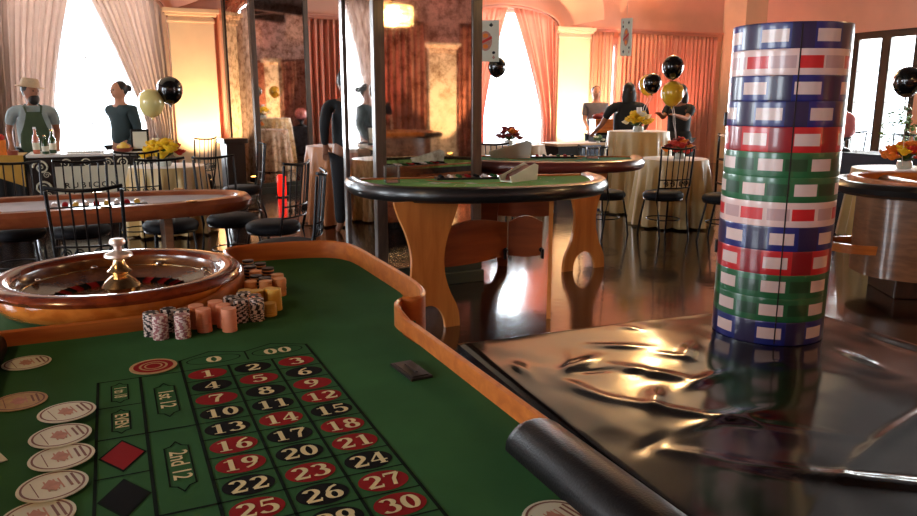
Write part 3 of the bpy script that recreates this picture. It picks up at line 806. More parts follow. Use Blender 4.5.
# ---- round paper discs on the felt
def disc(label, x, y, rz, gold=False, red=False, z=0):
    t = thing('paper_coaster', label, 'coaster', (x, y, TZ+.0015+z), rz)
    bm = nb(); lathe(bm, [(.051, 0), (.0515, .0008), (.051, .0016)], 40, mi=0)
    zz = .0019
    if red:
        ring_(bm, 0, 0, .043, .043, .012, zz, 1); ring_(bm, 0, 0, .026, .026, .006, zz, 1); oval(bm, 0, 0, .016, .016, zz, 1)
    else:
        ring_(bm, 0, 0, .0465, .0465, .0035, zz, 2)
        flat(bm, [(-.017, 0), (0, -.023), (.013, 0), (0, .023)], zz, 1)
        for k, (w, c) in enumerate(((.05, 2), (.06, 2))):
            flat(bm, [(.022+k*.009, -w*.4), (.026+k*.009, -w*.4), (.026+k*.009, w*.4), (.022+k*.009, w*.4)], zz, 2)
        flat(bm, [(-.027, -.028), (-.0255, -.028), (-.0255, .028), (-.027, .028)], zz, 2)
        for k in range(4): flat(bm, [(-.010+k*.007, -.02), (-.0075+k*.007, -.02), (-.0075+k*.007, .02), (-.010+k*.007, .02)], zz+.0002, 1)
    obj('disc', bm, ['cardgold' if gold or red else 'card', 'pred' if red else 'cardred', 'cardbrown'], t)
disc('cream printed paper coaster farthest up the felt near the wheel rail', -.222, 1.920, .3)
disc('tan printed paper coaster alone at the table edge below the farthest one', -.214, 1.665, .2, gold=True)
disc('cream printed paper coaster topmost of the overlapping row of coasters', -.122, 1.545, .35, z=.008)
disc('cream printed paper coaster second from the top of the overlapping row', -.128, 1.437, .3, z=.006)
disc('cream printed paper coaster third from the top of the overlapping row', -.122, 1.348, .25, z=.004)
disc('cream printed paper coaster fourth from the top of the overlapping row', -.130, 1.248, .3, z=.002)
disc('cream printed paper coaster at the bottom of the overlapping row', -.145, 1.160, .3)
disc('round tan and red bullseye coaster at the corner of the zero box', .045, 1.770, 0, red=True)
disc('cream printed paper coaster beside the padded armrest at the table edge', .545, .835, .2)
t = thing('paper_card', 'small square cream card lying on the felt at the table edge', 'card', (-.245, 1.40, TZ+.001), .4)
bm = nb(); prism(bm, [(-.03, -.03), (.03, -.03), (.03, .03), (-.03, .03)], 0, .0012); flat(bm, [(-.015, -.015), (.015, -.015), (.015, .015), (-.015, .015)], .0015, 1); obj('card_sheet', bm, ['card', 'cardgold'], t)

# ================================================================ VINYL COVERED PLATFORM
PZ = .45
pt = thing('covered_platform', 'low platform under a glossy wrinkled black vinyl cover with pleated skirt', 'platform')
quad = [(1.17, .55), (3.02, .5), (3.17, 2.72), (1.305, 2.83)]
def qp(u, v):
    a = Vector(quad[0]).lerp(Vector(quad[1]), u); b = Vector(quad[3]).lerp(Vector(quad[2]), u); return a.lerp(b, v)
bm = nb(); NU, NV = 120, 140
from mathutils import noise as mn
rows = []
wr = []
for k in range(30):
    wr.append((R.uniform(.05, .95), R.uniform(.1, .95), R.uniform(0, PI), R.uniform(.03, .11), R.uniform(.012, .03), R.uniform(.002, .007)*R.choice((1, 1, -1))))
# long creases
wr += [(.18, .80, .5, .10, .03, .010), (.30, .72, 2.2, .12, .035, .012), (.22, .62, .9, .09, .03, .010), (.38, .66, .3, .12, .03, .010), (.33, .86, 2.6, .1, .03, .007), (.45, .78, .8, .12, .03, .009), (.12, .70, 1.8, .12, .03, .007), (.3, .52, .1, .16, .04, .012), (.62, .42, .25, .5, .02, .010), (.35, .30, 2.5, .35, .03, .012), (.75, .25, .5, .4, .025, .009), (.25, .55, 2.3, .3, .025, .008), (.5, .15, .1, .35, .03, .008)]
for j in range(NV+1):
    row = []
    for i in range(NU+1):
        u, v = i/NU, j/NV; p = qp(u, v)
        z = 0
        for (cu, cv, a, ln, wd, h) in wr:
            dx = (u-cu)*1.75; dy = (v-cv)*2.2
            la = dx*math.cos(a)+dy*math.sin(a); lb = -dx*math.sin(a)+dy*math.cos(a)+.15*la*la
            e = (la/ln)**2+(lb/wd)**2
            if e < 9: z += h*math.exp(-e)
        z += .006*mn.noise(Vector((p.x*2.2, p.y*2.2, 3)))
        ed = min(u, 1-u, (1-v), v)
        f = min(1, ed/.04); z *= f
        # keep it flat where the tower stands
        d = math.hypot(p.x-2.66, p.y-2.38); z *= min(1, max(0, (d-.25)/.1))
        if ed < .012: z -= .012*(1-ed/.012)
        row.append(bm.verts.new((p.x, p.y, PZ+z)))
    rows.append(row)
for j in range(NV):
    for i in range(NU): bm.faces.new([rows[j][i], rows[j][i+1], rows[j+1][i+1], rows[j+1][i]])
# hem
edge = [rows[0][i] for i in range(NU+1)]+[rows[j][NU] for j in range(1, NV+1)]+[rows[NV][i] for i in range(NU-1, -1, -1)]+[rows[j][0] for j in range(NV-1, 0, -1)]
low = [bm.verts.new((v.co.x, v.co.y, PZ-.045)) for v in edge]
for i in range(len(edge)): bm.faces.new([edge[i], low[i], low[(i+1) % len(edge)], edge[(i+1) % len(edge)]])
obj('vinyl_cover', bm, 'vinyl', pt, True)
bm = nb()
per = []
for (a, b) in zip(quad, quad[1:]+quad[:1]):
    a, b = Vector(a), Vector(b); n = int((b-a).length/.008)
    for i in range(n): per.append(a.lerp(b, i/n))
top = []; mid = []; bot = []
cen = Vector((2.2, 1.6))
for i, p in enumerate(per):
    d = (p-cen).normalized(); w = math.sin(i*2*PI/5.5)
    inn = p-d*.012
    top.append(bm.verts.new((inn.x, inn.y, PZ-.03))); mid.append(bm.verts.new((inn.x+d.x*.006*w, inn.y+d.y*.006*w, PZ-.1))); bot.append(bm.verts.new((inn.x+d.x*.011*w, inn.y+d.y*.011*w, .004)))
n = len(per)
for i in range(n):
    k = (i+1) % n
    bm.faces.new([top[i], top[k], mid[k], mid[i]]); bm.faces.new([mid[i], mid[k], bot[k], bot[i]])
obj('pleated_skirt', bm, 'blackcloth', pt, True)
bm = nb(); prism(bm, [(quad[0][0]+.04, quad[0][1]+.04), (quad[1][0]-.04, quad[1][1]+.04), (quad[2][0]-.04, quad[2][1]-.04), (quad[3][0]+.04, quad[3][1]-.04)], 0, PZ-.03); obj('deck', bm, 'darkwood', pt)

# ================================================================ GIANT CHIP STACK
TB = {'blue': srgb(24, 34, 106), 'red': srgb(196, 34, 38), 'green': srgb(28, 92, 52), 'pale': srgb(222, 186, 178)}
SH = {'blue': srgb(34, 28, 66), 'red': srgb(140, 20, 28), 'green': srgb(18, 62, 34), 'pale': srgb(206, 36, 40)}
for k in TB:
    M['tw_'+k] = mat('tower_'+k, TB[k], .3, var=.04, coat=.35); M['tws_'+k] = mat('tower_patch_'+k, SH[k], .3, var=.04, coat=.35)
M['tw_w'] = mat('tower_rectangle_white', srgb(216, 186, 178), .3, var=.03, coat=.35)
M['tw_grey'] = mat('tower_rectangle_grey', srgb(190, 150, 148), .3, var=.03, coat=.35)
tw = thing('giant_chip_stack', 'tall glossy display tower printed as a stack of giant casino chips', 'display', (2.66, 2.385, PZ+.002), 0)
bands = [('blue', -15), ('pale', -31), ('blue', -32), ('blue', -15), ('red', -28), ('green', -10), ('green', -25), ('pale', -24), ('blue', 8), ('red', 4), ('green', 4), ('green', 4), ('blue', 4)]
TR = .236; BH = 1.335/13
# direction from the tower towards the camera = angle 0 of the pattern, positive to the right
fx = math.atan2(-2.385, -2.66)
for bi, (kind, off) in enumerate(bands):
    zt = 1.335-bi*BH; zb = zt-BH
    bm = nb(); seg = 168
    # vertical layout: lower edge lip, margin, patch row, margin, lip
    zs = [zb, zb+.003, zb+.006, zb+BH*.26, zb+BH*.74, zt-.006, zt-.003, zt]
    rs = [TR-.001, TR-.0003, TR, TR, TR, TR, TR-.0003, TR-.001]
    rings = [[bm.verts.new((r*math.cos(fx+2*PI*i/seg), r*math.sin(fx+2*PI*i/seg), z)) for i in range(seg)] for z, r in zip(zs, rs)]
    per_ = 360/7
    for k in range(len(zs)-1):
        for i in range(seg):
            ang = (i+.5)*360/seg
            f = bm.faces.new([rings[k][i], rings[k][(i+1) % seg], rings[k+1][(i+1) % seg], rings[k+1][i]])
            q = ((ang-off+per_/2) % per_)-per_/2
            mi = 0
            if k == 3:
                if abs(q) < 12: mi = 1
                elif abs(abs(q)-per_/2) < 11: mi = 2
            elif abs(abs(q)-per_/2) < 11 and kind != 'pale': mi = 2 if kind != 'green' else 0
            f.material_index = mi
    if bi == 0: bm.faces.new(rings[-1])
    if bi == 12: bm.faces.new(rings[0][::-1])
    ms = ['tw_'+kind, 'tw_w' if kind != 'pale' else 'tws_pale', 'tws_'+kind if kind != 'pale' else 'tw_grey']
    o = obj('chip_band', bm, ms, tw, True)
    o['label'] = {'blue': 'blue band with pale rectangles', 'pale': 'pale band with red rectangles', 'red': 'red band with pale rectangles', 'green': 'green band with pale rectangles'}[kind]
bm = nb()
a = fx+rad(9)
for z0, z1_ in ((.005, 1.325),):
    mx = Matrix.Rotation(a, 4, 'Z'); box(bm, TR-.002, TR+.0015, -.0025, .0025, z0, z1_, mx=mx)
obj('seam', bm, 'blackplastic', tw)
for z in (.38, .95):
    bm = nb(); a = fx-rad(84); mx = Matrix.Rotation(a, 4, 'Z'); box(bm, TR-.002, TR+.012, -.012, .012, z-.03, z+.03, mx=mx); obj('latch', bm, 'blackplastic', tw, bevel=.003)

# ================================================================ BLACKJACK TABLES
def plank_leg(bm, c, d, top, w=.46, th=.028):
    """hourglass plank with an arched foot; d = unit direction of its width"""
    prof = [(0, .235), (.06, .232), (.14, .215), (.24, .165), (.34, .13), (.44, .118), (.54, .125), (.66, .16), (.76, .205), (.84, .232), (top, .235)]
    k = w/.47
    sp = smooth_path([(z, x*k) for z, x in prof], 3)
    L1 = [(x, z) for z, x in sp]
    archp = [(.125*math.cos(a)*k, .165*math.sin(a)) for a in [PI-PI*i/14 for i in range(15)]]
    poly = [(-x, z) for x, z in L1[::-1]]
    right = L1
    # build as strips of quads: from z rows, so that the arch cut is clean
    nx, ny = -d[1], d[0]
    def V(x, z, s): return bm.verts.new((c[0]+d[0]*x+nx*s*th/2, c[1]+d[1]*x+ny*s*th/2, z))
    rows = []
    import bisect
    zz = sorted({round(z, 4) for x, z in L1}|{round(.165*math.sin(PI/2*i/8), 4) for i in range(9)})
    def width(z):
        for (x0, z0), (x1, z1_) in zip(L1[:-1], L1[1:]):
            if z0 <= z <= z1_+1e-9: return x0+(x1-x0)*((z-z0)/(z1_-z0) if z1_ > z0 else 0)
        return L1[-1][0]
    def cut(z): return .125*k*math.sqrt(max(0, 1-(z/.165)**2)) if z < .165 else 0
    prev = None
    for z in zz:
        x = width(z); cx = cut(z)
        cur = [[V(-x, z, s), V(-cx, z, s), V(cx, z, s), V(x, z, s)] for s in (-1, 1)]
        if prev:
            for s in (0, 1):
                for i, j in ((0, 1), (2, 3)) if cx > 0 or prev[2] > 0 else ((0, 1), (1, 2), (2, 3)):
                    if i == 1: pass
                    try: bm.faces.new([prev[0][s][i], prev[0][s][j], cur[s][j], cur[s][i]])
                    except ValueError: pass
            for i in (0, 3): bm.faces.new([prev[0][0][i], prev[0][1][i], cur[1][i], cur[0][i]])
            if prev[2] > 0:
                for i in (1, 2): bm.faces.new([prev[0][0][i], prev[0][1][i], cur[1][i], cur[0][i]])
        else:
            for i, j in ((0, 1), (2, 3)): bm.faces.new([cur[0][i], cur[0][j], cur[1][j], cur[1][i]])
        prev = (cur, None, cx)
    bm.faces.new([prev[0][0][0], prev[0][0][3], prev[0][1][3], prev[0][1][0]])

def dpoly(hl, dep, ex=2.5, n=40, inset=0):
    pts = []
    for i in range(n+1):
        a = PI+PI*i/n
        cx, sy = math.cos(a), math.sin(a)
        pts.append(((hl-inset)*math.copysign(abs(cx)**(2/ex), cx), -(dep-inset)*abs(sy)**(2/ex)))
    return pts
def blackjack(label, x, y, rz, hl, dep, ztop, feltm, rimm, legs, boards, cards=True, bowm='maple2'):
    t = thing('blackjack_table', label, 'gaming table', (x, y, 0), rz)
    arcp = dpoly(hl, dep)
    bm = nb(); prism(bm, [(-hl+.04, .0)]+[(px_*.97, py_*.97) for px_, py_ in arcp]+[(hl-.04, 0)], ztop-.07, ztop-.02); obj('tabletop', bm, 'darkwood', t)
    bm = nb(); prism(bm, [(px_*.95, py_*.95-.0) for px_, py_ in arcp], ztop-.02, ztop-.004)
    # card boxes and printed arc on the cloth
    for k in range(7):
        a = PI+PI*(k+1)/8; cx, cy = (hl-.34)*math.cos(a), (dep-.28)*math.sin(a)
        mxx = Matrix.Translation((cx, cy, 0)) @ Matrix.Rotation(a-PI*1.5, 4, 'Z')
        for (p, q) in (((-.035, -.05), (.035, -.05)), ((.035, -.05), (.035, .05)), ((.035, .05), (-.035, .05)), ((-.035, .05), (-.035, -.05))):
            p3 = mxx @ Vector((*p, 0)); q3 = mxx @ Vector((*q, 0)); strip(bm, (p3.x, p3.y), (q3.x, q3.y), .006, ztop-.003, 1)
    pr2 = [((hl-.5)*math.cos(PI+PI*i/20), (dep-.42)*math.sin(PI+PI*i/20)) for i in range(2, 19)]
    for p, q in zip(pr2[:-1], pr2[1:]): strip(bm, p, q, .03, ztop-.003, 2)
    obj('felt', bm, [feltm, 'cream', 'petalo'], t)
    bm = nb(); pr_ = [(.0, ztop-.085), (-.035, ztop-.08), (-.06, ztop-.055), (-.064, ztop-.02), (-.045, ztop+.012), (-.01, ztop+.022), (.03, ztop+.015), (.055, ztop-.004), (.05, ztop-.03)]
    sweep(bm, arcp, pr_); obj('padded_rim', bm, rimm, t, True)
    bm = nb(); box(bm, -hl+.05, hl-.05, -.03, .0, ztop-.09, ztop+.008); obj('dealer_edge', bm, 'maple', t, bevel=.004)
    bm = nb(); box(bm, -.3, .3, -.16, -.035, ztop-.004, ztop+.012)
    for k in range(9):
        pass
    tr = obj('chip_tray', bm, 'blackplastic', t)
    for k in range(9):
        bm = nb(); tube(bm, [(-.26+k*.065, -.15, ztop+.012), (-.26+k*.065, -.045, ztop+.012)], .015, 12); obj('chip_row', bm, ['pblack', 'chipw', 'pgreen', 'pred'][k % 4], tr, True)
    inv = Matrix.Rotation(-rz, 4, 'Z') @ Matrix.Translation((-x, -y, 0))
    for (cx, cy, ang, w, m_) in legs:
        p = inv @ Vector((cx, cy, 0)); a = ang-rz
        bm = nb(); plank_leg(bm, (p.x, p.y), (math.cos(a), math.sin(a)), ztop-.07, w); obj('leg', bm, m_, t)
    for (p, q, zl, zh) in boards:
        p = inv @ Vector((*p, 0)); q = inv @ Vector((*q, 0)); d = (q-p); L_ = d.length; d.normalize(); nx, ny = -d.y, d.x
        bm = nb(); n = 24; th = .012; rr = []
        for i in range(n+1):
            u = i/n; b = .045*math.sin(PI*u)**1.2
            ring = []
            for s in (-1, 1):
                for z in (zl-b*.3, zh+b): ring.append(bm.verts.new((p.x+d.x*L_*u+nx*s*th, p.y+d.y*L_*u+ny*s*th, z)))
            rr.append(ring)
        for a_, b_ in zip(rr[:-1], rr[1:]):
            for i, j in ((0, 1), (1, 3), (3, 2), (2, 0)): bm.faces.new([a_[i], a_[j], b_[j], b_[i]])
        bm.faces.new([rr[0][i] for i in (0, 1, 3, 2)]); bm.faces.new([rr[-1][i] for i in (0, 2, 3, 1)])
        sb_ = obj('stretcher_board', bm, 'stretch', t)
        bm = nb(); ball(bm, (p.x+d.x*L_*.97-nx*.02, p.y+d.y*L_*.97-ny*.02, zl+.04), .018, seg=8, rings=6); box(bm, p.x+d.x*L_*.97-.008, p.x+d.x*L_*.97+.008, p.y+d.y*L_*.97-.05, p.y+d.y*L_*.97-.02, zl-.02, zl+.05); obj('hinge_catch', bm, 'iron', sb_)
    return t
blackjack('blackjack table with bright green felt and black padded rim on hourglass plank legs', 2.42, 4.97, rad(-13), .885, .84, .93, 'feltglare', 'rim',
          [(1.80, 4.37, rad(3), .46, 'maple2'), (2.76, 4.42, math.atan2(4.42, 2.76), .40, 'maple2')],
          [((1.88, 4.42), (2.50, 4.60), .40, .64), ((2.52, 4.60), (2.74, 4.50), .40, .64)])
blackjack('second blackjack table beyond the near one, teal felt and reddish padded rim', 3.72, 6.12, rad(-28), .86, .86, .965, 'felt2', 'rimred',
          [(3.76, 5.46, rad(4), .46, 'maple2'), (3.05, 5.98, rad(-40), .4, 'stretch')], [((3.12, 5.98), (3.6, 5.72), .46, .7)])

def shoe(label, x, y, z, rz, s=1, m='white'):
    t = thing('card_shoe', label, 'card dispenser', (x, y, z), rz)
    bm = nb(); pr_ = [(-.16, 0), (.13, 0), (.15, .045), (.08, .06), (-.13, .125), (-.17, .11)]
    for y0, y1 in ((-.058, -.05), (.05, .058)):
        mx = Matrix(((1, 0, 0, 0), (0, 0, 1, 0), (0, 1, 0, 0), (0, 0, 0, 1)))
        prism(bm, [(a*s, b*s) for a, b in pr_], y0*s, y1*s, mx=mx)
    box(bm, -.16*s, .13*s, -.05*s, .05*s, 0, .008*s); obj('body', bm, m, t)
    bm = nb(); prism(bm, [(-.13*s, .01*s), (.09*s, .01*s), (.07*s, .05*s), (-.13*s, .11*s)], -.044*s, .044*s, mx=Matrix(((1, 0, 0, 0), (0, 0, 1, 0), (0, 1, 0, 0), (0, 0, 0, 1)))); obj('card_block', bm, 'rimred', t)
    return t
def holder(label, x, y, z, rz, w=.10, h=.13):
    t = thing('discard_holder', label, 'card holder', (x, y, z), rz)
    bm = nb(); box(bm, -w/2, w/2, -.04, .04, 0, .006); box(bm, -w/2, -w/2+.004, -.04, .04, .006, h); box(bm, w/2-.004, w/2, -.04, .04, .006, h); box(bm, -w/2, w/2, .036, .04, .006, h); obj('clear_walls', bm, 'acrylic', t)
    bm = nb(); box(bm, -w/2+.012, w/2-.012, -.03, .03, .006, .02); obj('card_stack', bm, 'cardred', t)
shoe('cream card shoe on the near blackjack table', 2.60, 4.62, .926, rad(200), .95, 'card')
holder('clear acrylic card holder on the near blackjack table', 1.74, 4.86, .926, rad(-10), .10, .12)
shoe('white card shoe with red cards on the farther blackjack table', 3.38, 6.18, .961, rad(150), 1.25)
holder('clear acrylic card holder on the farther blackjack table', 4.0, 5.72, .961, rad(-28), .12, .11)
# playing cards lying on the near table
k = 0
for (x, y, a) in ((2.0, 4.72, .3), (2.06, 4.69, .5), (2.22, 4.6, .1)):
    t = obj('playing_card', (lambda b: (prism(b, [(-.03, -.044), (.03, -.044), (.03, .044), (-.03, .044)], 0, .0006), b)[1])(nb()), 'card', loc=(x, y, .9275))
    t.rotation_euler = (0, 0, a); tag(t, 'white playing card lying face down on the near blackjack felt', 'playing card', 'cards on the near blackjack felt')

# ================================================================ POKER TABLE
def stadium(hl, hw, n=24, ex=2.6):
    return [((hl)*math.copysign(abs(math.cos(2*PI*i/(4*n)))**(2/ex), math.cos(2*PI*i/(4*n))), hw*math.copysign(abs(math.sin(2*PI*i/(4*n)))**(2/ex), math.sin(2*PI*i/(4*n)))) for i in range(4*n)]
M['greyfelt'] = mat('grey_felt', srgb(206, 194, 196), .9, var=.05, spec=.15)
pk = thing('poker_table', 'long oval poker table with pale grey felt and brown padded rail', 'gaming table', (-.42, 5.98, 0), rad(1))
bm = nb(); prism(bm, stadium(1.30, .44), .70, .745); obj('tabletop', bm, 'greyfelt', pk)
bm = nb(); path = stadium(1.33, .46)
sweep(bm, path, [(.075, .735), (.06, .765), (.02, .782), (-.03, .775), (-.055, .745), (-.05, .70), (-.02, .67), (.03, .67)], closed=True); obj('padded_rail', bm, 'railwood', pk, True)
bm = nb(); box(bm, -.02, .62, -.30, -.16, .745, .775); obj('dealer_tray', bm, 'blackplastic', pk, bevel=.01)
bm = nb()
for k in range(9): tube(bm, [(.03+k*.065, -.27, .78), (.03+k*.065, -.19, .78)], .02, 10, mi=k % 3)
obj('tray_chips', bm, ['chipw', 'pred', 'chipa'], pk)
for sx in (-1, 1):
    bm = nb(); box(bm, sx*.75-.04, sx*.75+.04, -.25, .25, .0, .05); box(bm, sx*.75-.03, sx*.75+.03, -.22, .22, .05, .70); obj('leg', bm, 'brownwood', pk, bevel=.006)
for px_, py_ in ((-.9, -.43), (-.3, -.45), (.35, -.45), (.9, -.42), (-.9, .43), (.3, .45), (.9, .42)):
    bm = nb(); lathe(bm, [(.028, .0), (.038, .002), (.04, .008), (.034, .01)], 16, (px_, py_, .776)); obj('cup_holder', bm, 'brass', pk, True)

# ================================================================ CHAIRS
def make_chair(label, scroll=True):
    t = thing('iron_chair', label, 'chair')
    bm = nb(); lathe(bm, [(.18, .425), (.215, .43), (.225, .45), (.222, .475), (.2, .497), (.15, .508), (.05, .512)], 28); obj('seat', bm, 'seat', t, True)
    bm = nb(); tube(bm, [(.205*math.cos(2*PI*i/28), .205*math.sin(2*PI*i/28), .42) for i in range(28)], .01, 6, closed=True); obj('seat_ring', bm, 'iron', t)
    bk = lambda u, z: (u, -.2-.05*(z-.45)/.5+.05*(u/.2)**2-.04, z)
    for sx in (-1, 1):
        bm = nb(); tube(bm, [(sx*.15, .13, .42), (sx*.17, .17, .2), (sx*.18, .2, 0)], .011, 8); obj('leg', bm, 'iron', t)
        bm = nb(); tube(bm, [(sx*.18, -.26, 0), (sx*.175, -.21, .25), (sx*.185, -.17, .43), (*bk(sx*.19, .6)[:2], .6), bk(sx*.2, .98)], .011, 8); obj('leg', bm, 'iron', t)
    bm = nb()
    tube(bm, [bk(u/10*.205, .98+.02*(u/10)**2) for u in range(-10, 11)], .011, 8)
    tube(bm, [bk(u/10*.19, .56) for u in range(-10, 11)], .008, 6)
    for k in range(1, 6):
        u = -.2+.4*k/6; tube(bm, [bk(u*.95, .56), bk(u*.98, .75), bk(u, .985)], .006, 6)
    obj('back_bars', bm, 'iron', t)
    bm = nb()
    for sx in (-1, 1):
        for c_ in (.05, .12):
            tube(bm, [(bk(sx*c_, .62)[0]+.028*(1-i/30)*math.cos(i*.45)*sx, bk(sx*c_, .62)[1], .605+.034*(1-i/30)*math.sin(i*.45)) for i in range(26)], .005, 5)
    tube(bm, [bk(u/10*.19, .65) for u in range(-10, 11)], .007, 6)
    obj('scroll_band', bm, 'iron', t)
    bm = nb(); tube(bm, [(.175*math.cos(2*PI*i/24)*1.0, -.02+.19*math.sin(2*PI*i/24), .2) for i in range(24)], .007, 6, closed=True); obj('foot_ring', bm, 'iron', t)
    return t
chairs = [  # x, y, rz (0 = faces +y, its back towards -y), label
 (-.13, 5.02, rad(-8), 'black iron chair whose tall barred back stands before the poker table, behind the wheel'),
 (1.17, 6.2, rad(48), 'black iron chair at the rounded end of the poker table, back facing the room'),
 (1.08, 5.25, rad(72), 'black iron chair seen edge on, nearest to the blackjack table, beside the poker table'),
 (-.75, 6.75, rad(178), 'black iron chair across the poker table, under the black draped bar end'),
 (-.28, 6.68, rad(172), 'black iron chair across the poker table, in front of the lettered white board'),
 (.40, 6.62, rad(188), 'black iron chair across the poker table, next to the gold draped table'),
 (.92, 6.72, rad(205), 'black iron chair at the far corner of the poker table before the black pedestal'),
 (.2, 8.2, rad(5), 'black iron chair pushed up to the gold draped table, bar side'),
 (1.36, 9.0, rad(90), 'black iron chair at the column side of the gold draped table'),
 (5.52, 6.52, rad(-8), 'black iron chair square on before the lower gold draped table'),
 (4.98, 6.85, rad(-75), 'black iron chair between second blackjack table and gold draped tables'),
 (5.92, 6.02, rad(28), 'black iron chair nearest to the giant chip stack tower'),
 (6.85, 6.62, rad(60), 'black iron chair behind the tower beside the lower gold draped table'),
 (6.55, 5.75, rad(200), 'black iron chair between the tower and the craps table'),
 (7.5, 6.3, rad(170), 'black iron chair in front of the glass doors'),
 (8.75, 5.5, rad(95), 'black iron chair nearest the glass doors beside flowered table'),
 (4.2, 8.0, rad(-40), 'black iron chair at the beige table behind the blackjack tables'),
 (1.0, 10.75, rad(40), 'black iron chair beside the black pedestal near the far mirrored column'),
]
c0 = None
for x, y, rz, lb in chairs:
    if c0 is None:
        c0 = make_chair(lb); c0.location = (x, y, 0); c0.rotation_euler = (0, 0, rz)
        c0['group'] = 'black iron chairs'
    else: dup(c0, (x, y, 0), rz, lb)

# ================================================================ DRAPED TABLES, FLOWERS
def draped(label_t, label_c, x, y, r, h, m, n=13, hem=.02, flare=.06, seed=1):
    t = thing('round_table', label_t, 'table', (x, y, 0))
    bm = nb(); cyl(bm, 0, 0, h-.03, h, r-.01, 32); obj('tabletop', bm, 'darkwood', t)
    bm = nb(); cyl(bm, 0, 0, .03, h-.03, .035, 12); lathe(bm, [(.2, 0), (.18, .03)], 20); obj('pedestal', bm, 'iron', t)
    bm = nb(); seg = 144; rr = random.Random(seed); ph = rr.uniform(0, 6)
    rows = []
    NVv = 18
    for j in range(NVv+1):
        v = j/NVv; z = h+.004-(h-hem)*v
        row = []
        for i in range(seg):
            a = 2*PI*i/seg
            fold = math.sin(n*a+ph+.6*math.sin(2*a))+.4*math.sin((n*2+1)*a+ph)
            rad_ = r+.004+(flare*v**.8)+fold*(.008+.045*v)*min(1, v*6)
            row.append(bm.verts.new((x+rad_*math.cos(a), y+rad_*math.sin(a), z)))
        rows.append(row)
    inn = [bm.verts.new((x+(r-.02)*math.cos(2*PI*i/seg), y+(r-.02)*math.sin(2*PI*i/seg), h+.007)) for i in range(seg)]
    for i in range(seg): bm.faces.new([inn[i], inn[(i+1) % seg], rows[0][(i+1) % seg], rows[0][i]])
    bm.faces.new(inn)
    for j in range(NVv):
        for i in range(seg): bm.faces.new([rows[j][i], rows[j][(i+1) % seg], rows[j+1][(i+1) % seg], rows[j+1][i]])
    tag(obj('tablecloth', bm, m, smooth=True), label_c, 'tablecloth')
draped('round table hidden under gold satin near the bar', 'gold satin cloth on the round table before the bar', .56, 9.05, .40, .76, 'gold', seed=2)
draped('cocktail table hidden under gold satin at the people in black', 'gold satin cloth on the tall cocktail table by the people in black', 6.44, 8.17, .40, 1.08, 'gold', seed=3, n=11)
draped('low round table hidden under gold satin before the tall one', 'gold satin cloth on the low round table before the tall cocktail table', 6.12, 7.08, .40, .80, 'gold', seed=4)
draped('round table hidden under beige satin below the arched window', 'beige satin cloth on the table below the bright arched window', 5.15, 9.3, .44, .88, 'beigecloth', seed=5, n=11)
draped('round table hidden under copper satin by the pink curtain', 'copper satin cloth on the table between the mirrored columns', 2.55, 9.0, .40, .94, 'orangecloth', seed=6)
draped('round table hidden under cream satin by the glass doors', 'cream satin cloth on the flowered table by the glass doors', 7.75, 5.3, .5, .76, 'gold', seed=7)
draped('round table hidden under silvery satin in the rear hall', 'pale silvery cloth on the table near the side wall', 8.4, 4.0, .42, .80, 'beigecloth', seed=8)

def flowers(label, x, y, z, s, cols, n=16, seed=1):
    t = thing('flower_arrangement', label, 'flowers', (x, y, z))
    rr = random.Random(seed)
    bm = nb(); lathe(bm, [(.05*s, 0), (.06*s, .02*s), (.055*s, .05*s), (.05*s, .06*s)], 16); obj('vase', bm, 'glassvase', t, True)
    bm = nb()
    for k in range(26):
        a = rr.uniform(0, 6.28); e = rr.uniform(.1, 1.2); L_ = rr.uniform(.1, .19)*s
        d = Vector((math.cos(a)*math.cos(e), math.sin(a)*math.cos(e), math.sin(e)*.8)); p0 = Vector((0, 0, .06*s)); p1 = p0+d*L_
        sd = d.cross(Vector((0, 0, 1))).normalized()*.02*s
        m_ = p0.lerp(p1, .6)
        bm.faces.new([bm.verts.new(p0), bm.verts.new(m_+sd), bm.verts.new(p1), bm.verts.new(m_-sd+Vector((0, 0, .004)))])
    o = obj('foliage', bm, 'leaf', t); sm = o.modifiers.new('thick', 'SOLIDIFY'); sm.thickness = .002
    for k in range(n):
        a = k*2.4; q = math.sqrt((k+.5)/n); r_ = .15*s*q; zz = .085*s+.11*s*(1-q*q)+rr.uniform(-.01, .02)*s
        bm = nb(); br = rr.uniform(.050, .066)*s
        ball(bm, (0, 0, 0), br*.55, seg=8, rings=6)
        for p in range(7):
            pa = p*2*PI/7
            mx = Matrix.Rotation(pa, 4, 'Z') @ Matrix.Translation((br*.55, 0, 0)) @ Matrix.Rotation(-.5, 4, 'Y')
            ball(bm, (0, 0, 0), br*.5, seg=7, rings=5, s=(1, .8, .35), mx=mx)
        o = obj('bloom', bm, cols[k % len(cols)], t, True, loc=(r_*math.cos(a), r_*math.sin(a), zz))
        o.rotation_euler = (rr.uniform(-.4, .4), rr.uniform(-.4, .4), 0)
M['glassvase'] = mat('pale_vase', srgb(200, 206, 196), .2, var=.03, coat=.4)
flowers('yellow, white and red flower arrangement on the gold draped table by the bar', .52, 8.95, .77, 1.35, ['petaly', 'petalw', 'petaly', 'petalr', 'petaly'], 18, 1)
flowers('yellow and white flower arrangement with candle on the tall cocktail table', 6.3, 8.0, 1.09, 1.15, ['petaly', 'petaly', 'petalw'], 16, 2)
flowers('red, orange and burgundy flower arrangement on the low gold draped table', 6.12, 6.98, .81, 1.1, ['petalr', 'petalb', 'petalo', 'petalr'], 16, 3)
flowers('dark burgundy flower arrangement on the beige table below the arched window', 5.0, 9.15, .89, 1.05, ['petalb', 'petalb', 'petalo'], 14, 4)
flowers('orange, yellow and red flower arrangement on the cream table by the glass doors', 7.72, 5.28, .77, 1.35, ['petaly', 'petalo', 'petalo', 'petalr'], 18, 5)
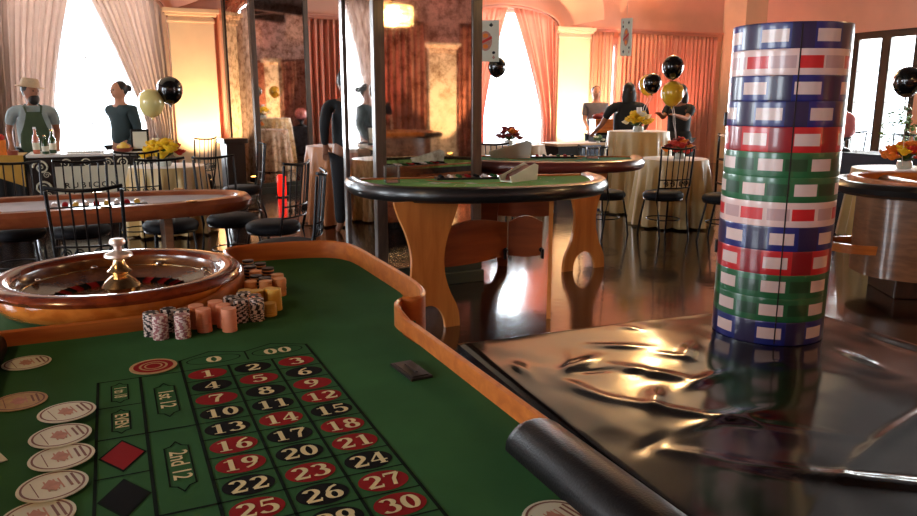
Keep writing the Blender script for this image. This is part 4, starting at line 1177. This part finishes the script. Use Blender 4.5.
flowers('yellow flower arrangement on the pale silvery table near the side wall', 8.35, 3.95, .81, 1.2, ['petaly', 'petalo'], 14, 6)
bm = nb(); cyl(bm, 0, 0, 0, .1, .035, 16); cn = thing('pillar_candle', 'white pillar candle rising from the yellow flowers of the tall table', 'candle', (6.3, 8.0, 1.30)); obj('wax', bm, 'white', cn, True)
bm = nb(); cyl(bm, 0, 0, .1, .112, .002, 6); obj('wick', bm, 'iron', cn)

# ================================================================ BALLOONS
def balloon(label, x, y, z, r, m, tie):
    t = thing('balloon', label, 'balloon', (x, y, z))
    bm = nb()
    prof = []
    for i in range(15):
        a = -PI/2+PI*i/14
        k = 1.0 if a > 0 else 1.22
        prof.append((max(.004, r*math.cos(a)*(1 if a > 0 else math.cos(a)**.12)), r*1.02*k*math.sin(a)))
    lathe(bm, prof, 24); sk_ = obj('latex_skin', bm, m, t, True)
    bm = nb(); lathe(bm, [(.004, -r*1.24), (.012, -r*1.24-.018), (.01, -r*1.24-.02)], 10); obj('knot', bm, m, sk_)
    bm = nb(); zt = -r*1.25-.01; e = Vector((tie[0]-x, tie[1]-y, tie[2]-z)); s0 = Vector((0, 0, zt))
    pts = [s0.lerp(e, i/14)+Vector((.01*math.sin(i*1.3), .01*math.cos(i*1.1), 0))*(1 if 0 < i < 14 else 0) for i in range(15)]
    tube(bm, pts, .004, 5); obj('ribbon', bm, 'ribbon', t)
balloon('black balloon over the gold draped table by the bar', .64, 8.9, 1.605, .135, 'balblack', (.56, 9.02, .80))
balloon('pale yellow balloon beside the black one by the bar', .44, 8.9, 1.47, .135, 'balpale', (.52, 9.0, .80))
balloon('small black balloon in front of a gold one at the people in black', 6.33, 7.8, 1.71, .115, 'balblack', (6.2, 7.9, 1.10))
balloon('gold balloon half hidden behind a small black one', 6.55, 8.15, 1.70, .125, 'balgold', (6.22, 7.95, 1.10))
balloon('highest black balloon, above the gold balloon over the low gold table', 6.05, 7.1, 1.875, .125, 'balblack', (6.15, 7.05, .84))
balloon('gold balloon below the highest black one, over the low gold table', 5.98, 7.0, 1.575, .13, 'balgold', (6.12, 7.0, .84))
balloon('black balloon in front of the bright arched window', 4.75, 9.05, 1.93, .12, 'balblack', (5.0, 9.15, .95))
balloon('dark balloon in front of the glass doors', 7.35, 5.1, 1.68, .135, 'balblack', (7.65, 5.25, .80))
balloon('gold balloon over the silvery table in the side hall', 8.3, 3.9, 1.95, .13, 'balgold', (8.35, 3.95, .84))
balloon('black balloon over the silvery table in the side hall', 8.5, 4.05, 1.65, .13, 'balblack', (8.35, 3.95, .84))

# ================================================================ HANGING CARDS
def hangcard(label, x, y, z, w, h, rz, rx=.0):
    t = thing('hanging_card', label, 'decoration', (x, y, z), rz)
    bm = nb(); box(bm, -w/2, w/2, -.003, .003, -h/2, h/2)
    def face(poly, mi, yy):
        vs = [bm.verts.new((a, yy, b)) for a, b in poly]; bm.faces.new(vs).material_index = mi
    el = lambda cx, cz, rx_, rz_, n=16: [(cx+rx_*math.cos(2*PI*i/n), cz+rz_*math.sin(2*PI*i/n)) for i in range(n)]
    for s in (-1, 1):
        yy = -.0045*s if s == 1 else .0045
        face(el(0, 0, w*.24, h*.24), 1, yy)
        face([(-w*.24, -h*.1), (w*.24, h*.06), (w*.22, h*.12), (-w*.26, -h*.04)], 2, yy*1.15)
        face(el(0, h*.13, w*.1, h*.055), 3, yy*1.2); face(el(0, -h*.13, w*.1, h*.055), 3, yy*1.2)
        for sg in (-1, 1):
            face([(sg*(-w*.36), sg*h*.40), (sg*(-w*.30), sg*h*.44), (sg*(-w*.24), sg*h*.40), (sg*(-w*.30), sg*h*.34)], 1, yy)
            face([(sg*(w*.12), sg*h*.38), (sg*(w*.2), sg*h*.44), (sg*(w*.28), sg*h*.38), (sg*w*.2, sg*h*.33)], 4, yy)
            face(el(sg*-w*.3, sg*h*.28, w*.06, h*.035), 4, yy)
    obj('card_panel', bm, ['card', 'cardred', 'petalr', 'petalo', 'iron'], t)
    bm = nb(); tube(bm, [(0, 0, h/2), (0, 0, ZC-z)], .0015, 4); obj('thread', bm, 'ribbon', t)
hangcard('large playing card with a red court figure hanging before the wall curtain', 6.04, 8.0, 2.27, .15, .46, rad(-60))
hangcard('large playing card hanging half behind the mirrored column frame', 4.35, 8.6, 2.21, .34, .50, rad(-30))

# ================================================================ CRAPS TABLE
def craps(label, x, y, rz, hl=1.15, hw=.62, zr=.87):
    t = thing('craps_table', label, 'gaming table', (x, y, 0), rz)
    path = stadium(hl, hw, 16, 2.8)
    bm = nb(); sc2 = [(a*.86, b*.74) for a, b in path]; prism(bm, sc2, .16, zr-.06); obj('body', bm, 'brownwood', t, True)
    bm = nb()
    sweep(bm, [(a*.93, b*.22) for a, b in path], [(.09, .33), (-.14, .33), (-.145, .40), (-.125, .40), (-.125, .355), (.09, .355)], closed=True); obj('foot_ledge', bm, 'maple', t, True)
    bm = nb(); prism(bm, [(a*.84, b*.72) for a, b in path], zr-.06, zr-.045); obj('felt_bed', bm, 'felt', t)
    bm = nb()
    sweep(bm, [(a*.9, b*.82) for a, b in path], [(.04, zr-.06), (.04, zr+.05), (.0, zr+.06), (-.03, zr+.05), (-.03, zr-.06)], closed=True); obj('inner_wall', bm, 'maple', t, True)
    bm = nb(); pr_ = [(.02, zr-.03), (.0, zr+.02), (-.04, zr+.035), (-.1, zr+.03), (-.13, zr), (-.12, zr-.04), (-.07, zr-.065), (-.01, zr-.06)]
    q_ = [(a*.95, b*.9) for a, b in path]; n_ = len(q_)
    for s_ in (1, -1):
        st_ = n_//2 if s_ == 1 else 0
        ln = [q_[(st_+i) % n_] for i in range(-n_//2, n_//2)]; ln = [p_ for p_ in ln if s_*p_[0] > .62*hl]
        bm = nb(); sweep(bm, ln if s_ == 1 else ln, pr_); obj('padded_rail', bm, 'rim', t, True)
        bm = nb(); sweep(bm, [(a*.95, s_*b) for a, b in ((-.68*hl, -hw*.87), (0, -hw*.9), (.68*hl, -hw*.87))][::s_], [(.03, zr+.01), (.03, zr+.05), (-.04, zr+.055), (-.07, zr+.03), (-.06, zr-.02), (.0, zr-.04)][::s_]); obj('wooden_rail', bm, 'maple', t)
    for sx in (-1, 1):
        bm = nb(); box(bm, sx*hl*.5-.2, sx*hl*.5+.2, -.25, .25, 0, .16); obj('foot', bm, 'darkwood', t, bevel=.01)
    return t
craps('oval wooden craps table with black padded rail beyond the giant chip stack', 6.12, 3.4, rad(-32), 1.15, .62, .85)
craps('second craps table in the rear hall, reflected in the wide mirror', 4.6, -2.6, rad(8))

# ================================================================ BAR
bar = thing('bar_counter', 'bar counter with scroll patterned black front and white top', 'bar', (0, 0, 0))
BY = 9.95; BZ = .87
bm = nb(); box(bm, -.90, .46, BY-.03, BY+.62, BZ-.035, BZ); obj('counter_top', bm, 'white', bar, bevel=.006)
bm = nb(); box(bm, -.88, .44, BY, BY+.58, 0, BZ-.035); obj('bar_body', bm, 'blackplastic', bar)
def spiral(bm, cx, cz, r, sgn, y, m=1, rot=0):
    pts = [(cx+sgn*r*(1-.9*i/32)*math.cos(i*.34+rot), y, cz+r*(1-.9*i/32)*math.sin(i*.34+rot)) for i in range(33)]
    tube(bm, pts, [r*.16*(1-.6*i/32) for i in range(33)], 5)
bm = nb()
for i, (cx, cz, r) in enumerate([(-.76, .72, .085), (-.76, .48, .085), (-.76, .24, .085), (-.50, .755, .06), (-.28, .76, .055), (-.05, .76, .055), (.12, .755, .06), (.32, .72, .085), (.34, .46, .085), (.34, .22, .085)]):
    spiral(bm, cx, cz, r, 1 if i % 2 else -1, BY-.012)
    spiral(bm, cx+.05, cz-.09, r*.45, -1 if i % 2 else 1, BY-.012)
obj('scroll_ornament', bm, 'card', bar, True)
bd = thing('sign_board', 'white board lettered in black hung on the bar front', 'sign', (-.22, BY-.028, .47))
bm = nb(); box(bm, -.42, .42, -.010, .002, -.27, .255); obj('board', bm, 'card', bd)
bm = nb(); text_geo(bm, 'R U B I C O N', .088, Matrix.Translation((-.03, -.0125, .03)) @ Matrix.Rotation(PI/2, 4, 'X'), 0, 0, 1.05)
obj('lettering', bm, 'pblack', bd)
# black draped end with mustard corner
t = thing('draped_counter', 'black draped counter end with a mustard cloth corner beside the bar', 'counter', (0, 0, 0))
bm = nb(); box(bm, -3.4, -.92, BY+.02, BY+.6, .0, BZ-.02); obj('counter_box', bm, 'darkwood', t)
bm = nb(); n = 150; rows = []
for j in range(7):
    rows.append([bm.verts.new((-3.42+2.51*i/n, BY-.005+.02*math.sin(i*.55)*(.2+j/6), BZ-.015-(BZ-.03)*j/6)) for i in range(n+1)])
rows.insert(0, [bm.verts.new((-3.42+2.51*i/n, BY+.62, BZ-.012)) for i in range(n+1)])
for a, b in zip(rows[:-1], rows[1:]):
    for i in range(n): bm.faces.new([a[i], a[i+1], b[i+1], b[i]])
o = obj('black_drape', bm, 'blackcloth', t, True); sm = o.modifiers.new('thick', 'SOLIDIFY'); sm.thickness = .004
bm = nb(); vs = [(-1.75, BY-.035, BZ-.005), (-.925, BY-.035, BZ-.005), (-.93, BY-.045, BZ-.36)]; 
a_ = [bm.verts.new(v) for v in vs]; b_ = [bm.verts.new((v[0], v[1]-.006, v[2])) for v in vs]
bm.faces.new(a_); bm.faces.new(b_[::-1])
for i in range(3): bm.faces.new([a_[i], a_[(i+1) % 3], b_[(i+1) % 3], b_[i]])
box(bm, -1.9, -.925, BY-.041, BY+.5, BZ-.005, BZ+.001)
obj('mustard_cloth', bm, 'yellowcloth', t)

def bottle(label, x, y, z, m, h=.3):
    t = thing('bottle', label, 'bottle', (x, y, z))
    bm = nb(); lathe(bm, [(.034, 0), (.038, .006), (.038, h*.55), (.03, h*.65), (.014, h*.74), (.013, h*.95)], 18); obj('glass_body', bm, m, t, True)
    bm = nb(); lathe(bm, [(.0155, h*.93), (.0155, h)], 12); obj('cap', bm, 'brass' if m != 'bottlep' else 'white', t)
    bm = nb(); lathe(bm, [(.0388, h*.15), (.0388, h*.42)], 18, cap=False); obj('paper_label', bm, 'card', t)
lt = thing('lantern', 'red glowing cylinder lantern on the floor before the farther mirrored column', 'lantern', (2.38, 11.75, 0))
bm = nb(); lathe(bm, [(.06, .02), (.07, .05), (.07, .32), (.05, .35)], 20); obj('shade', bm, 'redlamp', lt, True)
bm = nb(); lathe(bm, [(.1, 0), (.1, .02)], 20); obj('base', bm, 'iron', lt)
bottle('pink bottle standing on the bar before the hatted man', -.80, BY+.2, BZ, 'bottlep', .31)
bottle('green wine bottle on the bar, right of the pink bottle', -.63, BY+.22, BZ, 'bottleg', .28)
bottle('short dark bottle at the front of the bar between the other two', -.70, BY+.08, BZ, 'bottleg', .22)
t = thing('framed_menu', 'black framed white menu standing on the bar end', 'sign', (.33, BY+.12, BZ+.003), rad(-8))
mxr = Matrix.Rotation(rad(-10), 4, 'X')
bm = nb(); box(bm, -.105, .105, 0, .015, 0, .27, mx=mxr); obj('frame', bm, 'iron', t, bevel=.003)
bm = nb(); box(bm, -.08, .08, -.003, 0, .03, .24, mx=mxr); obj('menu_sheet', bm, 'card', t)
t = thing('fruit_bowl', 'shallow terracotta bowl on the bar below the bartender with the bun', 'bowl', (.13, BY+.12, BZ))
bm = nb(); lathe(bm, [(.06, 0), (.1, .015), (.125, .05), (.118, .05), (.09, .02), (.02, .012)], 28); obj('bowl_wall', bm, 'brownbowl', t, True)
for k, (a, b, c) in enumerate(((-.03, 0, .055), (.04, .01, .055), (0, -.03, .06), (.01, .02, .085))):
    bm = nb(); ball(bm, (0, 0, 0), .034, seg=12, rings=8, s=(1.2, 1, 1)); o = obj('lemon', bm, 'yellowtint', loc=(.13+a, BY+.12+b, BZ+c), smooth=True)
    tag(o, 'yellow lemon heaped in the terracotta bowl on the bar', 'lemon', 'lemons in the bowl')
t = thing('glass_tray', 'low white tray of glasses in the middle of the bar top', 'tray', (-.28, BY+.2, BZ))
bm = nb(); box(bm, -.2, .2, -.12, .12, 0, .02); obj('tray_base', bm, 'white', t, bevel=.006)
for k in range(6):
    t = thing('drinking_glass', 'empty clear tumbler on the white tray of the bar', 'glass', (-.42+.055*k, BY+.16+.03*(k % 2), BZ+.02), 0, 'tumblers on the bar tray')
    bm = nb(); lathe(bm, [(.022, 0), (.026, .08), (.024, .08), (.02, .006)], 14); obj('tumbler', bm, 'glass', t, True)
# flowers / red-white cup at the far left of the bar
t = thing('gift_bag', 'orange and white paper bag with a red tissue top at the draped counter end', 'bag', (-1.16, BY+.12, BZ))
bm = nb(); box(bm, -.06, .06, -.04, .04, 0, .17); obj('bag_body', bm, 'petalo', t)
bm = nb(); ball(bm, (0, 0, .2), .06, seg=10, rings=7, s=(1, .8, .7)); obj('tissue', bm, 'petalr', t, True)
t = thing('serving_basket', 'brown basket on the draped counter under the red topped bag', 'basket', (-1.03, BY+.03, BZ))
bm = nb(); lathe(bm, [(.05, 0), (.06, .05)], 16); obj('weave', bm, 'brownbowl', t)

# black pedestal and cabinet by the far column
t = thing('host_stand', 'black pedestal stand beside the first uplit pilaster', 'stand', (1.55, 10.9, 0), rad(10))
bm = nb(); box(bm, -.13, .13, -.13, .13, 0, .9); obj('stand_body', bm, 'blackplastic', t)
bm = nb(); box(bm, -.17, .17, -.17, .17, .9, .97); obj('stand_top', bm, 'blackplastic', t, bevel=.01)

# ================================================================ BUFFET AT THE FAR WALL
t = thing('buffet_table', 'long buffet table under black and blue cloth before the grey shirted man', 'table', (0, 0, 0))
by = 10.6
bm = nb(); box(bm, 6.7, 9.6, by, by+.7, .74, .78); obj('tabletop', bm, 'beigecloth', t)
bm = nb(); box(bm, 6.72, 9.58, by-.004, by+.69, .0, .74); obj('cloth_skirt', bm, 'blackcloth', t)
def crate(label, x, y, z, rz):
    t = thing('wooden_box', label, 'box', (x, y, z), rz)
    bm = nb(); box(bm, -.21, .21, -.15, .15, 0, .045); obj('box_base', bm, 'iron', t)
    bm = nb(); box(bm, -.22, .22, -.16, .16, .045, .24); box(bm, -.23, .23, -.17, .17, .24, .27); obj('box_body', bm, 'maple', t, bevel=.005)
crate('light wooden serving box on the buffet by the uplit pilaster', 7.85, by+.3, .78+.12, rad(-15))
bm = nb(); box(bm, 7.65, 8.05, by+.12, by+.48, .78, .90); tag(obj('box_stand', bm, 'iron'), 'black stand that raises the wooden serving box on the buffet', 'stand')
t = thing('fabric_bundle', 'burgundy bundle lying on the wooden serving box', 'bundle', (7.72, by+.3, 1.17))
bm = nb(); ball(bm, (0, 0, .05), .09, seg=12, rings=8, s=(1.3, 1, .55)); ball(bm, (.07, 0, .06), .06, seg=10, rings=8); obj('cloth_lump', bm, 'petalb', t, True)
def chafing(label, x, y, z, rz):
    t = thing('chafing_dish', label, 'serving dish', (x, y, z), rz)
    bm = nb(); box(bm, -.2, .2, -.14, .14, .1, .16); obj('pan', bm, 'steel', t, bevel=.01)
    bm = nb(); box(bm, -.19, .19, -.13, .13, .155, .172); obj('food', bm, 'brownbowl', t)
    for sx in (-1, 1):
        for sy in (-1, 1):
            bm = nb(); tube(bm, [(sx*.18, sy*.12, 0), (sx*.19, sy*.13, .11)], .008, 6); obj('leg', bm, 'iron', t)
chafing('open chafing dish in front of the grey shirted man', 8.35, by+.2, .78, rad(-10))
chafing('open chafing dish nearest the woman reaching over the buffet', 8.82, by+.2, .78, rad(-10))
flowers('small green leafy plant on the buffet under the wooden box', 7.55, by+.05, .78, .6, ['leaf', 'petalw'], 6, 9)
for x, lb in ((7.35, 'blue covered box end of the buffet below the window'), (8.55, 'blue covered front of the buffet by the woman in black')):
    t = thing('cloth_panel', lb, 'cloth', (x, by-.03, 0))
    bm = nb(); n = 30; a = [bm.verts.new((-.2+.4*i/n, .008*math.sin(i), .02)) for i in range(n+1)]; b = [bm.verts.new((-.2+.4*i/n, .005*math.sin(i), .75)) for i in range(n+1)]
    for i in range(n): bm.faces.new([a[i], a[i+1], b[i+1], b[i]])
    o = obj('blue_panel', bm, 'bluecloth', t, True); sm = o.modifiers.new('thick', 'SOLIDIFY'); sm.thickness = .006

# things by the glass doors
t = thing('long_table', 'long table under crumpled navy cloth before the glass doors', 'table', (0, 0, 0))
bm = nb(); box(bm, 9.2, 9.9, 5.9, 7.9, .74, .78); obj('tabletop', bm, 'navycloth', t)
bm = nb(); box(bm, 9.19, 9.91, 5.89, 7.91, .02, .74); obj('cloth_skirt', bm, 'navycloth', t)
t = thing('globe_lamp', 'pink glass globe on a dark stand on the navy table', 'lamp', (9.45, 7.45, .78))
bm = nb(); lathe(bm, [(.16, 0), (.14, .03), (.05, .06), (.05, .14), (.16, .2)], 20); obj('dark_base', bm, 'iron', t, True)
bm = nb(); ball(bm, (0, 0, .36), .2, seg=24, rings=14); obj('globe', bm, 'pinkglobe', t, True)
t = thing('globe_lamp', 'pink glass globe nearer the frame edge behind the orange flowers', 'lamp', (9.45, 6.15, .78))
bm = nb(); lathe(bm, [(.14, 0), (.12, .03), (.05, .06), (.05, .14), (.14, .2)], 20); obj('dark_base', bm, 'iron', t, True)
bm = nb(); ball(bm, (0, 0, .34), .17, seg=24, rings=14); obj('globe', bm, 'pinkglobe', t, True)
for k, (x, y, lb) in enumerate(((10.9, 8.5, 'black iron chair behind the navy table, close to the glass doors'), (10.6, 7.2, 'black iron chair behind the pink globes against the daylight'))):
    dup(c0, (x, y, 0), rad(100+30*k), lb)
t = thing('potted_shrub', 'dark potted shrub outside the line of chairs by the glass doors', 'plant', (12.9, 8.9, 0))
bm = nb(); lathe(bm, [(.18, 0), (.24, .4), (.22, .4), (.16, .3)], 20); obj('pot', bm, 'iron', t, True)
bm = nb()
for k in range(160):
    a = R.uniform(0, 6.28); e = R.uniform(-.3, 1.5); q = R.uniform(.15, .42)
    c_ = Vector((q*math.cos(a)*math.cos(e), q*math.sin(a)*math.cos(e), .85+q*1.3*math.sin(e))); s_ = .05
    u = Vector((R.uniform(-1, 1), R.uniform(-1, 1), R.uniform(-1, 1))).normalized(); w = u.orthogonal().normalized()
    bm.faces.new([bm.verts.new(c_-u*s_), bm.verts.new(c_+w*s_*.5), bm.verts.new(c_+u*s_), bm.verts.new(c_-w*s_*.5)])
tube(bm, [(0, 0, .3), (0, 0, .9)], .02, 6)
obj('foliage', bm, 'leaf', t)
# stacked shelves by the far curtain
t = thing('service_cart', 'dark service cart with trays in the far corner behind the tower', 'cart', (9.6, 9.4, 0), rad(-20))
bm = nb()
for z in (.1, .5, .9): box(bm, -.35, .35, -.22, .22, z, z+.03)
obj('cart_shelves', bm, 'darkwood', t)
bm = nb()
for sx in (-1, 1):
    for sy in (-1, 1): box(bm, sx*.34-.015, sx*.34+.015, sy*.21-.015, sy*.21+.015, 0, .95)
obj('cart_posts', bm, 'iron', t)
for k in range(3):
    bm = nb(); box(bm, -.26, .26, -.17, .17, 0, .05); o = obj('serving_tray', bm, 'brownwood', loc=(9.6, 9.4, .93+k*.052), bevel=.006); o.rotation_euler = (0, 0, rad(-20+4*k))
    tag(o, 'brown serving tray stacked on the dark service cart', 'tray', 'trays stacked on the cart')

# ================================================================ PEOPLE
def skin_obj(name, verts, edges, m, parent, sub=1, root=0, loc=None):
    me = bpy.data.meshes.new(name); me.from_pydata([v[0] for v in verts], edges, [])
    o = bpy.data.objects.new(name, me); C.objects.link(o); o.parent = parent
    sk = o.modifiers.new('skin', 'SKIN'); sk.use_smooth_shade = True
    lay = me.skin_vertices[0] if me.skin_vertices else None
    if lay is None:
        bmm = bmesh.new(); bmm.from_mesh(me); bmm.verts.layers.skin.verify(); bmm.to_mesh(me); bmm.free(); lay = me.skin_vertices[0]
    for i, v in enumerate(verts):
        lay.data[i].radius = v[1]; lay.data[i].use_root = (i == root)
    ss = o.modifiers.new('sub', 'SUBSURF'); ss.levels = sub; ss.render_levels = sub
    me.materials.append(M[m])
    return o

def person(label, x, y, rz, H=1.72, wide=1.0, shirt='shirtblack', trousers='trouser', skinm='skin1', hands=None, sleeve='short', hat=False, apron=False, bun=False, beard=False, headturn=0, longhair=False, dress=False):
    """faces local -y"""
    t = thing('person', label, 'person', (x, y, 0), rz)
    k = H/1.72; w = wide
    if hands is None: hands = {1: (.26, -.1, .86), -1: (-.26, -.1, .86)}
    V = []; E_ = []
    def v(p, r):
        V.append(((p[0]*k, p[1]*k, p[2]*k), r if isinstance(r, tuple) else (r, r))); return len(V)-1
    pel = v((0, 0, .93), (.15*w, .11*w)); wa = v((0, 0, 1.08), (.135*w, .10*w)); ch = v((0, .01, 1.28), (.155*w, .11*w)); up = v((0, .01, 1.38), (.12*w, .08)); nk = v((0, .005, 1.46), .055); nk2 = v((0, -.01, 1.52), .055)
    hd = v((0, -.015, 1.60), (.075, .09)); hd2 = v((0, -.01, 1.67), (.068, .085)); E_ += [(pel, wa), (wa, ch), (ch, up), (up, nk), (nk, nk2), (nk2, hd), (hd, hd2)]
    arms = {}
    for s in (1, -1):
        sh = v((s*.185*w, .01, 1.40), .055); h = Vector(hands[s]); S = Vector((s*.2*w, .01, 1.40))
        d = h-S; L_ = d.length; mid = (S+h)/2; U = .30; F = .27
        off = math.sqrt(max(.0004, U*U-(L_/2)**2)) if L_/2 < U else .02
        side = Vector((s*.2, .75, -.45)); side -= d*(side.dot(d)/d.dot(d)); side.normalize()
        el = mid+side*min(off, .12)
        ie = v(el, .042); iw = v(h, .028); E_ += [(up, sh), (sh, ie), (ie, iw)]
        fd = (h-el).normalized(); pal = h+fd*.06; ip = v(pal, (.036, .02)); E_.append((iw, ip))
        lat = fd.cross(Vector((0, 0, 1)));
        if lat.length < .1: lat = Vector((0, 1, 0))
        lat.normalize()
        for q in range(4):
            b0 = pal+lat*(.026-.0175*q)+fd*.03; f1 = v(b0, .0095); tip = v(b0+fd*(.045+.01*(q in (1, 2)))+Vector((0, 0, -.018)), .008); E_ += [(ip, f1), (f1, tip)]
        th = v(h+fd*.03+lat*.045, .011); E_.append((iw, th)); th2 = v(h+fd*.065+lat*.06+Vector((0, 0, -.01)), .009); E_.append((th, th2))
        arms[s] = (S, el, h)
    for s in (1, -1):
        hp = v((s*.085*w, 0, .86), .095*w); kn = v((s*.095, -.01, .49), .06); an = v((s*.10, .02, .1), .042); ft = v((s*.11, -.09, .045), (.045, .035)); toe = v((s*.115, -.17, .035), (.04, .025)); E_ += [(pel, hp), (hp, kn), (kn, an), (an, ft), (ft, toe)]
    skin_obj('body', V, E_, skinm, t, 2)
    # clothes
    V2 = []; E2 = []
    def v2(p, r): V2.append(((p[0]*k, p[1]*k, p[2]*k), r if isinstance(r, tuple) else (r, r))); return len(V2)-1
    a = v2((0, 0, .90), (.18*w, .14*w)); b = v2((0, 0, 1.06), (.165*w, .13*w)); c = v2((0, .01, 1.27), (.185*w, .135*w)); d_ = v2((0, .012, 1.39), (.13*w, .095)); e = v2((0, .008, 1.45), .072); E2 += [(a, b), (b, c), (c, d_), (d_, e)]
    for s in (1, -1):
        S, el, h = arms[s]; i1 = v2((s*.185*w, .01, 1.385), .082)
        end = S.lerp(el, .75) if sleeve == 'short' else el
        i2 = v2(end, .058); E2 += [(d_, i1), (i1, i2)]
        if sleeve == 'long': i3 = v2(el.lerp(h, .92), .042); E2.append((i2, i3))
    skin_obj('shirt', V2, E2, shirt, t, 2)
    if dress:
        bm = nb(); lathe(bm, [(.3*w, .25), (.27*w, .5), (.22*w, .8), (.17*w, 1.02)], 28, cap=False, sy=.8); o = obj('skirt', bm, shirt, t, True); sm = o.modifiers.new('thick', 'SOLIDIFY'); sm.thickness = .01
    V3 = []; E3 = []
    def v3(p, r): V3.append(((p[0]*k, p[1]*k, p[2]*k), r if isinstance(r, tuple) else (r, r))); return len(V3)-1
    a = v3((0, 0, .94), (.165*w, .125*w))
    for s in (1, -1):
        b = v3((s*.09*w, 0, .84), .115*w); c = v3((s*.097, -.01, .5), .08); d2 = v3((s*.1, .02, .1), .062); E3 += [(a, b), (b, c), (c, d2)]
    skin_obj('trousers', V3, E3, trousers, t, 2)
    # head details
    mh = Matrix.Translation((0, 0, 0)) @ Matrix.Rotation(headturn, 4, 'Z') @ Matrix.Scale(k, 4)
    bm = nb()
    ball(bm, (0, -.01, 1.625), .108, seg=20, rings=14, s=(.78, .92, 1.12), mx=mh)   # cranium and jaw
    ball(bm, (0, -.106, 1.612), .016, seg=8, rings=6, s=(.8, 1.1, 1.5), mx=mh)
    for s in (-1, 1): ball(bm, (s*.085, .0, 1.62), .02, seg=8, rings=6, s=(.4, .8, 1.4), mx=mh)
    obj('face', bm, skinm, t, True)
    for s in (-1, 1):
        bm = nb(); ball(bm, (s*.034, -.098, 1.64), .011, seg=8, rings=6, s=(1.2, .6, .7), mx=mh); obj('eye', bm, 'iron', t)
    bm = nb(); ball(bm, (0, -.098, 1.568), .02, seg=8, rings=5, s=(1.2, .4, .3), mx=mh); obj('mouth', bm, 'cardred', t)
    bm = nb()
    ball(bm, (0, .022, 1.655), .108, seg=20, rings=12, s=(.85, .9, .98), mx=mh)
    if bun: ball(bm, (0, .135, 1.665), .045, seg=12, rings=8, mx=mh)
    if longhair: ball(bm, (0, .045, 1.54), .11, seg=16, rings=10, s=(1.05, .7, 1.6), mx=mh)
    obj('hair', bm, 'hair', t, True)
    if beard:
        bm = nb(); ball(bm, (0, -.05, 1.54), .075, seg=16, rings=10, s=(.95, .85, 1.05), mx=mh); obj('beard', bm, 'hair', t, True)
    if hat:
        bm = nb(); lathe(bm, [(.17, 1.685), (.165, 1.70), (.115, 1.70), (.108, 1.76), (.09, 1.80), (.03, 1.805)], 28, mx=mh @ Matrix.Translation((0, 0, 1.68)) @ Matrix.Rotation(rad(6), 4, 'Y') @ Matrix.Rotation(rad(4), 4, 'X') @ Matrix.Translation((0, 0, -1.68))); obj('hat', bm, 'straw', t, True)
    if apron:
        bm = nb(); n = 14
        def fr(u, z): x_ = u; return (x_*k, (-.165-.02*(z < 1.1))*k*w+abs(x_)*abs(x_)*1.1, z*k)
        rws = [[bm.verts.new(fr((-1+2*i/n)*hw_, z)) for i in range(n+1)] for z, hw_ in ((1.38, .085), (1.3, .10), (1.2, .13), (1.1, .17), (1.0, .18), (.75, .19), (.6, .19))]
        for p, q in zip(rws[:-1], rws[1:]):
            for i in range(n): bm.faces.new([p[i], p[i+1], q[i+1], q[i]])
        for s in (-1, 1): tube(bm, [(s*.08*k, -.16*k*w, 1.37*k), (s*.10*k, -.1*k, 1.45*k), (s*.07*k, .06*k, 1.47*k)], .012, 6)
        o = obj('apron', bm, 'apron', t, True); sm = o.modifiers.new('thick', 'SOLIDIFY'); sm.thickness = .008
    return t
# room angles: facing local -y is towards the camera side of the room
person('person in a cream straw hat, beard and green apron behind the bar', -.86, 10.95, rad(8), 1.68, 1.22, 'shirtlight', 'trouser', 'skin2', {1: (.22, -.25, .95), -1: (-.28, -.12, .93)}, 'short', hat=True, apron=True, beard=True, headturn=rad(35))
person('person with a hair bun and dark shirt behind the bar, looking away to the side', .16, 10.95, rad(-50), 1.70, 1.02, 'shirtgreen', 'trouser', 'skin1', {1: (.2, -.12, .9), -1: (-.2, .05, .92)}, 'long', bun=True, headturn=rad(-10))
person('person in black standing with back turned between the mirrored columns', 2.40, 8.15, rad(170), 1.78, 1.05, 'shirtblack', 'trouser', 'skin2', {1: (.24, .05, .95), -1: (-.24, .05, .95)}, 'long')
person('person with short dark hair and grey shirt serving behind the buffet', 8.25, 11.75, rad(-25), 1.72, 1.0, 'shirtgrey', 'trouser', 'skin1', {1: (.18, -.28, .98), -1: (-.18, -.28, .98)}, 'short', headturn=rad(5))
person('broad person in loose black top, back turned, reaching over the buffet', 7.3, 9.55, rad(160), 1.72, 1.35, 'shirtblack', 'trouser', 'skin2', {1: (.42, -.32, 1.0), -1: (-.3, -.2, .95)}, 'short', longhair=True, dress=True)
person('person in black with long hair holding hands up, behind the gold balloon', 8.1, 9.3, rad(-70), 1.70, 1.15, 'shirtblack', 'trouser', 'skin2', {1: (.15, -.36, 1.28), -1: (-.15, -.34, 1.3)}, 'short', longhair=True, dress=True)
person('person in dark clothes standing in the rear hall, seen in the wide mirror', 5.1, -4.0, rad(190), 1.72, 1.0, 'shirtblack', 'trouser', 'skin1', None, 'short', longhair=True)

# ================================================================ CAMERA, WORLD
cam = bpy.data.cameras.new('camera'); co = bpy.data.objects.new('camera', cam); C.objects.link(co)
co.location = (0, 0, 1.48); co.rotation_euler = (PI/2-PITCH, 0, -YAW); cam.lens = 744.4*36/917; cam.sensor_width = 36; cam.clip_start = .02
sc.camera = co
w = bpy.data.worlds.new('world'); sc.world = w; w.use_nodes = True
w.node_tree.nodes['Background'].inputs[0].default_value = (.8, .9, 1, 1); w.node_tree.nodes['Background'].inputs[1].default_value = 4.0
sc.view_settings.view_transform = 'Standard'; sc.view_settings.look = 'None'; sc.view_settings.exposure = .14; sc.view_settings.gamma = 1
sc.cycles.max_bounces = 8; sc.cycles.sample_clamp_indirect = 6; sc.cycles.caustics_reflective = False; sc.cycles.caustics_refractive = False
